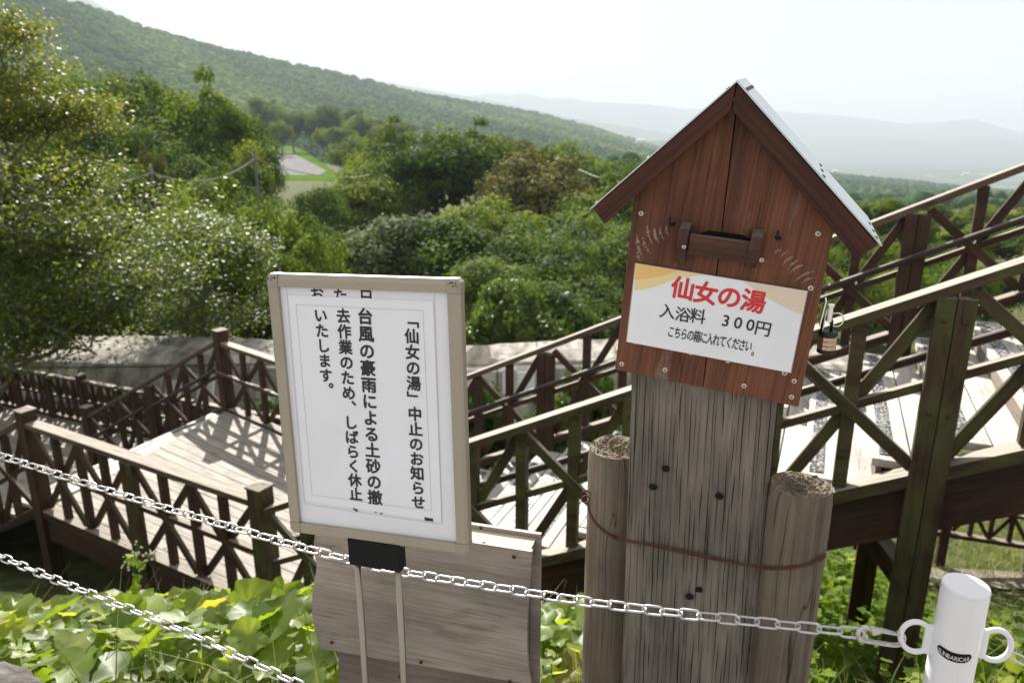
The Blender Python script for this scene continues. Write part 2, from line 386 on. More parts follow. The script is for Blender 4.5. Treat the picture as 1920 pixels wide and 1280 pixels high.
def groundmat():
    m, nt, b = newmat('ground'); b.inputs['Roughness'].default_value = 1; b.inputs['Specular IOR Level'].default_value = .1
    t = nd(nt, 'ShaderNodeTexCoord'); ge = nd(nt, 'ShaderNodeSeparateXYZ'); nt.links.new(t.outputs['Object'], ge.inputs[0])
    n1 = nd(nt, 'ShaderNodeTexNoise', Scale=3.5, Detail=8, Roughness=.65); nt.links.new(t.outputs['Object'], n1.inputs['Vector'])
    n2 = nd(nt, 'ShaderNodeTexNoise', Scale=.0035, Detail=6, Roughness=.6); nt.links.new(t.outputs['Object'], n2.inputs['Vector'])
    near = ramp(nt, n1.outputs['Fac'], [(.35, (.035, .045, .016)), (.55, (.075, .085, .030)), (.7, (.14, .12, .07))])
    gravel = ramp(nt, n1.outputs['Fac'], [(.3, (.20, .19, .175)), (.7, (.33, .315, .29))])
    far = ramp(nt, n2.outputs['Fac'], [(.40, (.028, .048, .022)), (.58, (.05, .075, .03)), (.64, (.24, .25, .18)), (.70, (.05, .07, .035))])
    my = nd(nt, 'ShaderNodeMapRange'); my.inputs[1].default_value = 1.5; my.inputs[2].default_value = 1.75
    nt.links.new(ge.outputs['Y'], my.inputs[0])
    mf = nd(nt, 'ShaderNodeMapRange'); mf.inputs[1].default_value = 900; mf.inputs[2].default_value = 2200
    nt.links.new(ge.outputs['Y'], mf.inputs[0])
    c = mixc(nt, my.outputs[0], gravel, near); c = mixc(nt, mf.outputs[0], c, far)
    nt.links.new(c, b.inputs['Base Color'])
    bp = nd(nt, 'ShaderNodeBump', Strength=.6, Distance=.03); nt.links.new(n1.outputs['Fac'], bp.inputs['Height']); nt.links.new(bp.outputs[0], b.inputs['Normal'])
    return m
M['ground'] = groundmat()
tag(link('ground', npmesh('ground', V, Fq, M['ground'], smooth=True)), kind='structure')

# hills: a ridge seen at its true distance, sloping down towards the viewer
def ridge_surface(ridge, dfoot, zfoot, nrow=26, bow=.25):
    px = [r[0] for r in ridge]; cols = np.linspace(px[0], px[-1], 140)
    yy = np.interp(cols, px, [r[1] for r in ridge]); dd = np.interp(cols, px, [r[2] for r in ridge])
    top = np.array([ud(a, b, c) for a, b, c in zip(cols, yy, dd)])
    foot = np.array([(lambda r: (EYE + r * (dfoot / math.hypot(r.x, r.y)))[:])(ray(a, 244)) for a in cols])
    foot[:, 2] = zfoot
    T = np.linspace(0, 1, nrow)[:, None, None]
    P = top[None] * (1 - T) + foot[None] * T
    P[:, :, 2] += (-bow * (top[:, 2] - zfoot)[None] * (T[:, :, 0] * (1 - T[:, :, 0])))
    back = top.copy(); back[:, 1] += 400; back[:, 2] = zfoot
    return np.concatenate([back[None], P], 0)
def add_surface(name, P, mat):
    r, c, _ = P.shape; I = np.arange(r * c).reshape(r, c)
    F = np.stack([I[:-1, :-1], I[1:, :-1], I[1:, 1:], I[:-1, 1:]], -1).reshape(-1, 4)
    return link(name, npmesh(name, P.reshape(-1, 3), F, mat, smooth=True))
def ico(sub):
    bm = bmesh.new(); bmesh.ops.create_icosphere(bm, subdivisions=sub, radius=1)
    v = np.array([x.co[:] for x in bm.verts]); f = np.array([[q.index for q in p.verts] for p in bm.faces]); bm.free(); return v, f
ICV, ICF = ico(2)
def blobs(name, centres, radii, mat):                 # crowns of a far wood that reads as one mass
    n = len(centres); dirs = ICV[None] * (1 + .42 * (NR.random((n, len(ICV), 1)) - .5))
    sc = np.stack([radii * NR.uniform(.85, 1.2, n), radii * NR.uniform(.85, 1.2, n), radii * NR.uniform(.75, 1.15, n)], -1)
    V = centres[:, None] + dirs * sc[:, None]
    F = (ICF[None] + (np.arange(n) * len(ICV))[:, None, None]).reshape(-1, 3)
    c = centres; patch = .5 + .25 * np.sin(c[:, 0] * .011 + 2 * np.sin(c[:, 1] * .006)) + .25 * np.sin(c[:, 1] * .017 + c[:, 0] * .02)
    cv = np.clip(np.repeat(NR.random(n) * .45 + patch * .55, len(ICV)) + NR.normal(0, .08, n * len(ICV)), 0, 1)
    return link(name, npmesh(name, V.reshape(-1, 3), F, mat, cv))
M['leaf_far'] = leafmat('far forest in haze tint', [(.010, .028, .014), (.026, .056, .026), (.052, .092, .038), (.085, .125, .05)], 0.0, 1.0, spec=0.0, objvar=False)  # blue and dimness of the haze mixed into the leaf colour
M['hillground'] = plain('hill floor', (.02, .036, .014), 1)
M['farhill'] = plain('far forested slope', (.035, .055, .03), 1, 0, .3, .01)
HR = [(-500, -170, 700), (0, -28, 850), (97, 2, 900), (181, 24, 950), (242, 46, 1000), (302, 66, 1050), (427, 99, 1150), (538, 123, 1230), (638, 143, 1300), (798, 182, 1450),
      (996, 214, 1700), (1110, 242, 1900), (1204, 271, 2100), (1330, 308, 2300)]
HP = ridge_surface(HR, 360, -34)
tag(add_surface('hill', HP, M['hillground']), kind='structure')
def on_surface(P, n, smax):
    r, c, _ = P.shape; a = NR.random(n) ** 1.25 * (r - 2.01) * smax + 1; b = NR.random(n) * (c - 1.01)
    i = a.astype(int); j = b.astype(int); fa = (a - i)[:, None]; fb = (b - j)[:, None]
    return (P[i, j] * (1 - fa) + P[i + 1, j] * fa) * (1 - fb) + (P[i, j + 1] * (1 - fa) + P[i + 1, j + 1] * fa) * fb
def in_view(p, m=260):
    q = (p - np.array(EYE)) @ np.array(CAMR); x = 960 + FP * q[:, 0] / -q[:, 2]; y = 640 - FP * q[:, 1] / -q[:, 2]
    return (q[:, 2] < 0) & (x > -m) & (x < 1920 + m) & (y < 700) & (y > -m), x, y
hc = on_surface(HP, 15000, .9); ok, _, _ = in_view(hc); hc = hc[ok]
dist = np.linalg.norm(hc, axis=1); hr = NR.uniform(3.2, 5.6, len(hc)) * (.72 + dist / 2600)
hc[:, 2] += hr * .25
tag(blobs('hillside_forest', hc, hr, M['leaf_hill']), 'broadleaf forest covering the long hillside behind the valley', 'forest', kind='stuff')
tag(add_surface('mountain', ridge_surface([(-300, -180, 2900), (97, -45, 2900), (165, -4, 2900), (205, 18, 2900), (242, 38, 2900), (290, 62, 2900), (360, 88, 2900), (450, 110, 2950)], 1500, -60), M['farhill']), kind='structure')
tag(add_surface('distant_slope', ridge_surface([(700, 150, 4300), (930, 190, 4400), (1060, 219, 4500), (1150, 233, 4600), (1261, 251, 4700), (1420, 282, 4800), (1600, 318, 4900)], 2500, -205), M['farhill']), kind='structure')
FM = [(-400, 190), (700, 190), (800, 188), (860, 181), (900, 177), (929, 174), (960, 178), (989, 173), (1010, 181), (1030, 186), (1067, 182), (1090, 188), (1110, 191), (1211, 195), (1278, 204), (1380, 204),
      (1471, 210), (1540, 214), (1599, 219), (1660, 227), (1700, 233), (1720, 229), (1740, 232), (1777, 227), (1800, 226), (1824, 221), (1851, 231), (1880, 240), (1920, 249), (2300, 275)]
tag(add_surface('distant_mountains', ridge_surface([(a, b, 8000) for a, b in FM], 6600, -205), M['farhill']), kind='structure')
FM2 = [(1100, 262), (1300, 262), (1500, 262), (1640, 258), (1760, 262), (1860, 258), (2000, 264), (2300, 268)]
tag(add_surface('distant_foothills', ridge_surface([(a, b, 6200) for a, b in FM2], 5000, -205), M['farhill']), kind='structure')
# wood on the falling ground to the right, far enough to read as one mass
n = 9000; yy = 250 + (1560 - 250) * NR.random(n) ** .75; xx = yy * NR.uniform(.02, .80, n)
pc = np.stack([xx, yy, Gz(xx, yy)], -1); pr = NR.uniform(3.0, 5.2, n) * (.75 + yy / 2200); pc[:, 2] += pr * .55
ok, _, _ = in_view(pc, 120)
tag(blobs('lower_forest', pc[ok], pr[ok], M['leaf_far']), 'hazy forest on the falling ground right of the little wooden house', 'forest', kind='stuff')

# ------------------------------------------------------------------ lettering
_gl = {}
def glyph(ch, bold=0.0):
    k = (ch, bold)
    if k not in _gl:
        c = bpy.data.curves.new('glyph', 'FONT'); c.body = ch; c.offset = bold; c.resolution_u = 4
        o = bpy.data.objects.new('glyph', c); C.objects.link(o); bpy.context.view_layer.update()
        me = bpy.data.meshes.new_from_object(o.evaluated_get(bpy.context.evaluated_depsgraph_get()))
        _gl[k] = ([tuple(v.co) for v in me.vertices], [tuple(p.vertices) for p in me.polygons])
        bpy.data.objects.remove(o); bpy.data.curves.remove(c); bpy.data.meshes.remove(me)
    return _gl[k]
def put_glyph(mb, fr, ch, u, v, size, k, bold=0.0, sx=1.0, rot=0.0, cx=.5, cy=.38, mapf=None):
    vs, fs = glyph(ch, 0.0); ca, sa = math.cos(rot), math.sin(rot)
    sh = [(0, 0)] + ([(bold * math.cos(t), bold * math.sin(t)) for t in [i * math.pi / 4 + .2 for i in range(8)]] if bold else [])
    for q, (ox, oy) in enumerate(sh):
        out = []
        for x, y, _ in vs:
            a = (x + ox - cx) * size * sx; b = (y + oy - cy) * size
            out.append(fr.at(u + a * ca - b * sa, v + a * sa + b * ca, k + q * 2.5e-5))
        mb.add(out, fs)

def screw_head(parent, fr, u, v, k, r=.0042, mat='screw', name='screw'):
    mb = MB(); n = 14; pts = []
    for rr, hh in ((r, 0), (r, .0009), (r * .8, .0014), (r * .35, .0015)):
        pts.append([fr.at(u + rr * math.cos(2 * math.pi * i / n), v + rr * math.sin(2 * math.pi * i / n), k + hh) for i in range(n)])
    vs = sum(pts, []); fs = []
    for a in range(3):
        for i in range(n): fs.append((a * n + i, a * n + (i + 1) % n, (a + 1) * n + (i + 1) % n, (a + 1) * n + i))
    fs.append(tuple(range(3 * n, 4 * n)))
    mb.add(vs, fs); o = build(name, mb, M[mat], parent)
    s = MB(); an = random.uniform(0, 1.5)
    for q in (an, an + math.pi / 2):
        d = fr.w * math.cos(q) + fr.h * math.sin(q); e = fr.n.cross(d)
        s.hexa(fr.at(u, v, k + .0013 + (.0002 if q == an else 0)), d * r * .55, e * r * .13, fr.n * .0004)
    build('slot', s, M['hole'], o); return o

# ------------------------------------------------------------------ the little house-shaped money box on its sleeper
BF = Frame(ud(1193, 493, 1.262), (-.335, -.939, -.074), w=(.936, -.330, -.118))
def bp_(px, py, k=0): a = BF.L(px, py, k); return a
base = BF.P(1320, 740, -.10)
box = thing('money_box', 'red brown wooden house shaped money box with a pitched metal roof on the grey sleeper', 'money box', base)
# front board in two planks split by a dark seam
apx = bp_(1383, 184); seam_b = bp_(1318, 727)
tl = bp_(1190, 362); bl = bp_(1153, 693); tr = bp_(1568, 408); br = bp_(1497, 763)
gap = .0007
for side in (0, 1):
    if side == 0: poly = [(apx.x - gap, apx.y), (tl.x, tl.y), (bl.x, bl.y), (seam_b.x - gap, seam_b.y)]
    else: poly = [(apx.x + gap, apx.y), (seam_b.x + gap, seam_b.y), (br.x, br.y), (tr.x, tr.y)]
    mb = MB(); mb.prism([BF.at(u, v, 0) for u, v in poly], -BF.n * .018)
    rot = [Vector((Vector(p) - base).dot(d) for d in (BF.h, BF.w, BF.n)) + Vector((side * 3.3, 5 + side, 1)) for p in mb.v]
    mb.g = [tuple(q) for q in rot]
    build('front_board', mb, M['box'], box, bevel=.0012)
DEPTH = .17
def gridg(mb, fr, along='h'):
    ax = (fr.h, fr.w, fr.n) if along == 'h' else (fr.w, fr.h, fr.n)
    o = Vector((random.uniform(0, 50), random.uniform(0, 50), 0))
    mb.g = [tuple(Vector(((Vector(p) - base).dot(d) for d in ax)) + o) for p in mb.v]
for (a, b, sg) in ((tl, bl, 1), (tr, br, -1)):
    mb = MB(); i = .004 * sg; t = .016 * sg
    mb.prism([BF.at(a.x + i, a.y - .002, -.0185), BF.at(b.x + i, b.y, -.0185), BF.at(b.x + i + t, b.y, -.0185), BF.at(a.x + i + t, a.y - .002, -.0185)], -BF.n * DEPTH)
    gridg(mb, BF); build('side_board', mb, M['box'], box, bevel=.001)
mb = MB(); mb.prism([BF.at(p.x, p.y - (.012 if p is apx else 0), -.0185 - DEPTH) for p in (apx, tl, bl, br, tr)], -BF.n * .016); gridg(mb, BF)
build('back_board', mb, M['box'], box)
mb = MB(); mb.prism([BF.at(bl.x + .022, bl.y + .012, -.019), BF.at(br.x - .022, br.y + .012, -.019), BF.at(br.x - .022, br.y + .026, -.019), BF.at(bl.x + .022, bl.y + .026, -.019)], -BF.n * (DEPTH - .002))
gridg(mb, BF, 'w'); build('floor_board', mb, M['box'], box)
# barge boards, roof boards, metal sheets
KF = .034
A0 = bp_(1381, 157, KF)
for nm, eo, ii, ei in (('l', bp_(1112, 391, KF), bp_(1382, 208, KF), bp_(1133, 421, KF)), ('r', bp_(1647, 459, KF), bp_(1384, 208, KF), bp_(1606, 486, KF))):
    off = -.0006 if nm == 'l' else .0006
    mb = MB(); mb.prism([BF.at(A0.x + off, A0.y, KF), BF.at(eo.x, eo.y, KF), BF.at(ei.x, ei.y, KF), BF.at(A0.x + off, ii.y, KF)], -BF.n * .022)
    d = (eo - A0).normalized(); q = Vector((-d.y, d.x))
    ax = (BF.w * d.x + BF.h * d.y, BF.w * q.x + BF.h * q.y, BF.n); o_ = Vector((random.uniform(0, 50), 3, 0))
    mb.g = [tuple(Vector(((Vector(p) - base).dot(z) for z in ax)) + o_) for p in mb.v]
    build('barge_board', mb, M['fascia'], box, bevel=.0018)
    s = -1 if nm == 'l' else 1
    nn = Vector((d.y, -d.x)) * (1 if nm == 'l' else -1)
    nn = nn if nn.y > 0 else -nn                     # outward normal of the slope in the plane
    dn = -nn * .016
    mb = MB(); mb.prism([BF.at(A0.x + off, A0.y, KF - .0225), BF.at(eo.x, eo.y, KF - .0225), BF.at(eo.x + dn.x, eo.y + dn.y, KF - .0225), BF.at(A0.x + off, A0.y + dn.y * 1.45, KF - .0225)], -BF.n * .205)
    mb.g = [tuple(Vector(((Vector(p) - base).dot(z) for z in (BF.n, ax[0], ax[1]))) + o_) for p in mb.v]
    build('roof_board', mb, M['fascia'], box)
    e2 = eo + d * .004; a2 = A0 + nn * .0015; e3 = e2 + nn * .0015; up = nn * .0022
    a2 = Vector((A0.x, A0.y + .002)); apk = Vector((A0.x, A0.y + .005))
    mb = MB(); mb.prism([BF.at(a2.x, a2.y, KF + .003), BF.at(e3.x, e3.y, KF + .003), BF.at(e3.x + up.x, e3.y + up.y, KF + .003), BF.at(apk.x, apk.y, KF + .003)], -BF.n * .236)
    sh = build('metal_sheet', mb, M['roofsheet'], box)
    for fr_, ks in ((.06, (-.02, -.075, -.13, -.185)), (.60, (-.03, -.10, -.17)), (.965, (-.01, -.06, -.12))):
        for kk in ks:
            c = BF.at(A0.x + (e3.x - A0.x) * fr_, A0.y + .0048 + (e3.y + up.y - A0.y - .0048) * fr_, KF + kk)
            N3 = BF.w * nn.x + BF.h * nn.y; r = MB(); a_ = ax[0]; b_ = BF.n; k_ = 10
            vs = [c + N3 * h + (a_ * math.cos(2 * math.pi * i / k_) + b_ * math.sin(2 * math.pi * i / k_)) * rr for rr, h in ((.0042, 0), (.0036, .0016), (.0015, .0027)) for i in range(k_)]
            fs = [(j * k_ + i, j * k_ + (i + 1) % k_, (j + 1) * k_ + (i + 1) % k_, (j + 1) * k_ + i) for j in range(2) for i in range(k_)] + [tuple(range(2 * k_, 3 * k_))]
            r.add(vs, fs); build('rivet', r, M['rivet'], sh, smooth=True)
# coin slot and its little tray
sl = [bp_(*p) for p in ((1311, 438), (1330, 432), (1392, 440), (1410, 449), (1410, 456), (1311, 444))]
mb = MB(); mb.fan([BF.at(p.x, p.y, .0008) for p in sl]); build('coin_slot', mb, M['hole'], box)
def lp(px, py, k): return bp_(px, py, k)
for (x0, x1, yt, yb, px) in ((1274, 1293, 428, 494, 0), (1409, 1430, 442, 502, 1)):
    k = .030; a, b, c, d = lp(x0, yt, k), lp(x1, yt + 3, k), lp(x1, yb + 2, .012), lp(x0, yb, .012)
    ub = (a.x, a.y + .004); mb = MB()
    prof = [(0.0005, a.y + .006), (k, a.y), (k, a.y - .022), (.010, d.y), (.0005, d.y)]
    w0 = a.x; w1 = b.x
    vs = [BF.at(w0, v, kk) for kk, v in prof] + [BF.at(w1, v, kk) for kk, v in prof]; nP = len(prof)
    mb.add(vs, [tuple(range(nP)), tuple(range(2 * nP - 1, nP - 1, -1))] + [((i + 1) % nP, i, i + nP, (i + 1) % nP + nP) for i in range(nP)])
    gridg(mb, BF); ck = build('tray_cheek', mb, M['tray'], box, bevel=.001)
a, b = lp(1293, 440, .026), lp(1409, 457, .026); c = lp(1409, 494, .012); d = lp(1296, 478, .012)
prof_l = [BF.at(a.x + .0005, a.y, .027), BF.at(b.x - .0005, b.y + .001, .027), BF.at(b.x - .0005, c.y + .001, .016), BF.at(a.x + .0005, d.y, .016)]
mb = MB(); mb.prism(prof_l, -BF.n * .011 + BF.h * .001); gridg(mb, BF, 'w'); build('tray_front', mb, M['tray'], box, bevel=.001)
for x, y in ((1274, 463), (1420, 488)): p = lp(x + 8, y, .028); screw_head(box, BF, p.x, p.y, .0265, .0034)
for x, y in ((1202, 400), (1534, 438), (1520, 540), (1166, 682), (1247, 693), (1395, 723), (1489, 714), (1484, 744), (1192, 641), (1295, 661), (1365, 676), (1471, 699)):
    p = bp_(x, y); screw_head(box, BF, p.x, p.y, .0002)
for x, y, s in ((1257, 419, 1), (1457, 445, -1)):    # bent black hooks and the fan of scuffs they rubbed into the wood
    p = bp_(x, y); mb = MB()
    mb.tube([BF.at(p.x + .006 * (1 if s > 0 else -.2), p.y, -.002), BF.at(p.x + .004, p.y, .008), BF.at(p.x + .001, p.y - .001, .0105), BF.at(p.x - .0005, p.y + .004, .0105), BF.at(p.x - .001, p.y + .013, .0100)], [.0030, .0027, .0022, .002, .0016], 8)
    build('hook', mb, M['iron'], box, smooth=True)
    mb = MB(); rr = random.Random(5 + s)
    ST = ((1250, 422, 1255, 442), (1238, 424, 1246, 450), (1227, 428, 1238, 458), (1214, 422, 1225, 460), (1205, 442, 1219, 474), (1194, 439, 1208, 488), (1196, 470, 1204, 492)) if s > 0 else \
         ((1466, 468, 1452, 478), (1480, 471, 1463, 485), (1489, 480, 1466, 500), (1499, 486, 1477, 508), (1508, 496, 1480, 514), (1527, 508, 1489, 528), (1530, 520, 1502, 532))
    for i, (x0, y0, x1, y1) in enumerate(ST):
        d = Vector((x1 - x0, y1 - y0)); e = Vector((-d.y, d.x)).normalized(); m = 12; pa = []; pb = []
        for j in range(m + 1):
            q = j / m; c = Vector((x0, y0)) + d * q + e * (3 * math.sin(math.pi * q)); wv = (4.2 if s > 0 else 3.2) * math.sin(math.pi * min(.98, .1 + q * .9)) * rr.uniform(.35, 1.0)
            pa.append(c + e * wv); pb.append(c - e * wv * rr.uniform(.5, 1))
        for j in range(m):
            if rr.random() < .9: mb.fan([BF.at(*bp_(p.x, p.y), .0004 + .00003 * i) for p in (pa[j], pa[j + 1], pb[j + 1], pb[j])])
    build('scuff_marks', mb, M['scuff'], box)
# laminated price notice
nt_ = [bp_(*p) for p in ((1193, 493), (1513, 545), (1482, 697), (1176, 639))]
cen = sum(nt_, Vector((0, 0))) / 4
mb = MB(); mb.prism([BF.at(*(cen + (p - cen) * 1.012), .0034) for p in nt_], -BF.n * .0012); notice = build('notice', mb, M['lam'], box)
tag(notice, label='white laminated price notice with red heading')
mb = MB(); mb.prism([BF.at(*p, .0037) for p in nt_], -BF.n * .00025); build('sheet', mb, M['paper'], notice)
def shape(name, pts, k, mat, par, fr=BF):
    mb = MB(); mb.fan([fr.at(*fr.L(x, y), k) for x, y in pts]); return build(name, mb, M[mat], par)
def curve(p0, p1, p2, n=10): return [tuple((1 - t) ** 2 * a + 2 * t * (1 - t) * b + t * t * c for a, b, c in zip(p0, p1, p2)) for t in [i / n for i in range(n + 1)]]
shape('printed_wave', [(1193.5, 493.6), (1326, 515)] + curve((1326, 515), (1285, 515), (1245, 530))[1:] + curve((1245, 530), (1215, 543), (1189.5, 543))[1:], .0039, 'yellow', notice)
shape('printed_wave', [(1193.5, 493.6), (1272, 506)] + curve((1272, 506), (1235, 522), (1191, 523))[1:], .0041, 'orange', notice)
shape('printed_wave', [(1395, 526.5), (1512.2, 545.4), (1503.5, 588)] + curve((1503.5, 588), (1450, 570), (1395, 526.5))[1:-1], .0039, 'beige', notice)
def text_run(name, items, size, bold, mat, par, fr=BF, k=.0043, sx=1.0, rot=None):
    mb = MB(); pts = [fr.L(x, y) for _, x, y in items]
    d = pts[-1] - pts[0]; an = math.atan2(d.y, d.x) if rot is None else rot
    for (ch, _, _), p in zip(items, pts): put_glyph(mb, fr, ch, p.x, p.y, size, k, bold, sx, an, cx=.27 if ch in '30' else (.19 if ch == '。' else .5), cy=.34 if ch in '30' else .38)
    return build(name, mb, M[mat], par)
PXM = 1.262 / FP * .985                              # metres per photograph pixel on the notice
text_run('heading', [('仙', 1281, 539), ('女', 1324, 548), ('の', 1368, 555), ('湯', 1413, 563)], 45 * PXM, .028, 'red', notice)
text_run('price_word', [('入', 1252, 582), ('浴', 1281, 588), ('料', 1309, 591)], 31 * PXM, .012, 'ink', notice, sx=.98)
text_run('price_figure', [('3', 1362, 600), ('0', 1385, 604), ('0', 1408, 608), ('円', 1431, 614)], 31 * PXM, .012, 'ink', notice, sx=.98)
l3 = 'こちらの箱に入れてください'
text_run('request_line', [(ch, 1259 + (1404 - 1259) * i / 12, 620 + (647 - 620) * i / 12) for i, ch in enumerate(l3)] + [('。', 1413, 655)], 25 * PXM, .016, 'ink', notice, sx=.54)

# padlock on its hasp at the right side of the box
RS = BF.at(br.x - .004, 0, 0); 
hs = BF.P(1551, 590, -.03); kx = (hs - BF.o).dot(BF.w)
hp = thing('padlock', 'small black and bronze combination padlock hanging from the hasp on the box side', 'padlock', BF.P(1551, 655, -.035))
lk = BF.P(1551, 640, -.035); up = Vector((0, 0, 1)); px2m = 1.25 / FP
def disc_stack(name, c, segs, mat, par, n=24, flat=0):
    mb = MB(); vs = []; fs = []
    for r, z in segs:
        for i in range(n):
            a = 2 * math.pi * i / n; q = r * (1 - flat * (i % 2)); vs.append(c + Vector((math.cos(a) * q, math.sin(a) * q, z)))
    for j in range(len(segs) - 1):
        for i in range(n): fs.append((j * n + i, j * n + (i + 1) % n, (j + 1) * n + (i + 1) % n, (j + 1) * n + i))
    fs.append(tuple(range(n))[::-1]); fs.append(tuple(range((len(segs) - 1) * n, len(segs) * n))); mb.add(vs, fs)
    return build(name, mb, M[mat], par, smooth=False)
rL = 16.5 * px2m
disc_stack('lower_cap', lk, [(rL * .92, -.0195), (rL, -.018), (rL, -.0135)], 'rubber', hp)
for i, z in enumerate((-.0130, -.0053, .0024)): disc_stack('dial', lk, [(rL * .95, z), (rL * 1.0, z + .0008), (rL * 1.0, z + .0064), (rL * .95, z + .0072)], 'brass', hp, 26, .05)
disc_stack('upper_cap', lk, [(rL, .0101), (rL * 1.02, .012), (rL * 1.02, .0165), (rL * .95, .018)], 'rubber', hp)
mb = MB(); mb.tube([lk + Vector((.004, 0, .016)), lk + Vector((.004, 0, .034)), lk + Vector((.002, .002, .040)), lk + Vector((-.004, .006, .041)), lk + Vector((-.008, .008, .034)), lk + Vector((-.008, .008, .018))], .0026, 8)
build('shackle', mb, M['iron'], hp, smooth=True)
mb = MB(); c0 = lk + Vector((-.004, .002, .045)); mb.hexa(c0 + Vector((-.006, .006, .004)), BF.n * .012, BF.h * .022, BF.w * .001)
mb.tube([lk + Vector((-.001, .0, .034)), lk + Vector((0, 0, .062))], .0042, 10); mb.tube([lk + Vector((0, 0, .060)), lk + Vector((0, 0, .0635))], .0055, 10)
mb.tube([lk + Vector((-.009, .002, .018)), lk + Vector((-.006, .002, .055))], .0012, 6)
build('hasp', mb, M['chrome'], box, smooth=False)
mb = MB(); rc = lk + Vector((.0105, .0, .0375)); mb.tube([rc + (Vector((1, -.2, 0)).normalized() * math.cos(t) + up * math.sin(t)) * .0115 for t in [2 * math.pi * i / 24 for i in range(24)]], .0012, 6, closed=True)
build('pull_ring', mb, M['chrome'], box, smooth=True)

# ------------------------------------------------------------------ sleeper, two logs and the rusty wire
PF = Frame(BF.P(1320, 752, -.0225), (-.30, -.954, 0))
a, b = PF.L(1184, 700), PF.L(1457, 760); c, d = PF.L(1412, 1279), PF.L(1165, 1279)
post = thing('sleeper_post', 'thick cracked grey timber sleeper standing upright under the red brown money box', 'post', (PF.at((a.x + b.x) / 2, 0)[0], PF.at((a.x + b.x) / 2, 0)[1] , 0))
zt = .18; H = PF.at(0, a.y)[2] + zt
poly = [(a.x, a.y + zt), (b.x, a.y + zt), (b.x, b.y), (c.x, c.y)]
zb = -.15 - PF.o.z
fx = (c.x - b.x) / (c.y - b.y); gx_ = (d.x - a.x) / (d.y - a.y)
# front face split fine enough to be worn unevenly
nu, nv = 60, 90; vs = []; gs = []; rnd = np.random.default_rng(3)
topv = a.y + zt; lefts = lambda v: a.x + gx_ * (v - a.y); rights = lambda v: b.x + fx * (v - b.y)
wob = rnd.normal(0, .0006, nu + 1)
for j in range(nv + 1):
    v = topv + (zb - topv) * j / nv
    for i in range(nu + 1):
        u = lefts(v) + (rights(v) - lefts(v)) * i / nu
        e = min(i, nu - i); rd = -.006 if e == 0 else (-.0018 if e == 1 else 0)
        vs.append(PF.at(u, v, rd + wob[i] + .0016 * math.sin(i * .9 + 3 * math.sin(v * 2)))); gs.append((v + 20, u + 3, .2))
fs = [(j * (nu + 1) + i, (j + 1) * (nu + 1) + i, (j + 1) * (nu + 1) + i + 1, j * (nu + 1) + i + 1) for j in range(nv) for i in range(nu)]
mb = MB(); mb.add(vs, fs, gs)
dp = .075
for ii in (0, nu):                                    # sides and back
    for j in range(nv):
        p, q = Vector(vs[j * (nu + 1) + ii]), Vector(vs[(j + 1) * (nu + 1) + ii]); r, s_ = q - PF.n * dp, p - PF.n * dp
        quad = [p, s_, r, q] if ii == 0 else [p, q, r, s_]
        mb.add(quad, [(0, 1, 2, 3)], [(t[2] + 20, (t - PF.o).dot(PF.n) + 5, .4 + ii) for t in quad])
qd = [Vector(vs[0]) - PF.n * dp, Vector(vs[nu]) - PF.n * dp, Vector(vs[nv * (nu + 1) + nu]) - PF.n * dp, Vector(vs[nv * (nu + 1)]) - PF.n * dp]
mb.add(qd, [(0, 1, 2, 3)]); mb.add([Vector(vs[0]), Vector(vs[nu]), qd[1], qd[0]], [(0, 1, 2, 3)])
build('timber', mb, M['post'], post)
for x, y, r in ((1249, 877, .0072), (1225, 911, .0070), (1349, 928, .0070), (1311, 1103, .0068), (1293, 1116, .0075)):
    p = PF.L(x, y); mb = MB(); n_ = 14
    rim = [PF.at(p.x + r * 1.12 * math.cos(t) * random.uniform(.86, 1.1), p.y + r * math.sin(t) * random.uniform(.86, 1.1), .0039) for t in [2 * math.pi * i / n_ for i in range(n_)]]
    mb.fan(rim); build('bolt_hole', mb, M['hole'], post)
# long drying cracks as flat dark strips, the shade inside them painted
cr = random.Random(4); mb = MB()
for i in range(27):
    f = (i + cr.uniform(.2, .8)) / 27; v = topv - cr.uniform(.16, .22)
    while v > zb + .1:
        ln = cr.uniform(.05, .26); w_ = cr.uniform(.0006, .0017); vv = v; side1 = []; side2 = []; off = cr.uniform(-.002, .002)
        for j in range(9):
            q = j / 8; v1 = v - ln * q; u = lefts(v1) + (rights(v1) - lefts(v1)) * f + off + .0006 * math.sin(q * 5 + i) + cr.uniform(-.0003, .0003)
            hw = w_ * math.sin(math.pi * min(.97, .06 + q)) * .5 + .0001
            side1.append(PF.at(u - hw, v1, .0036)); side2.append(PF.at(u + hw, v1, .0036))
        for j in range(8): mb.fan([side1[j], side1[j + 1], side2[j + 1], side2[j]])
        v -= ln + cr.uniform(.004, .07)
build('cracks', mb, M['hole'], post)

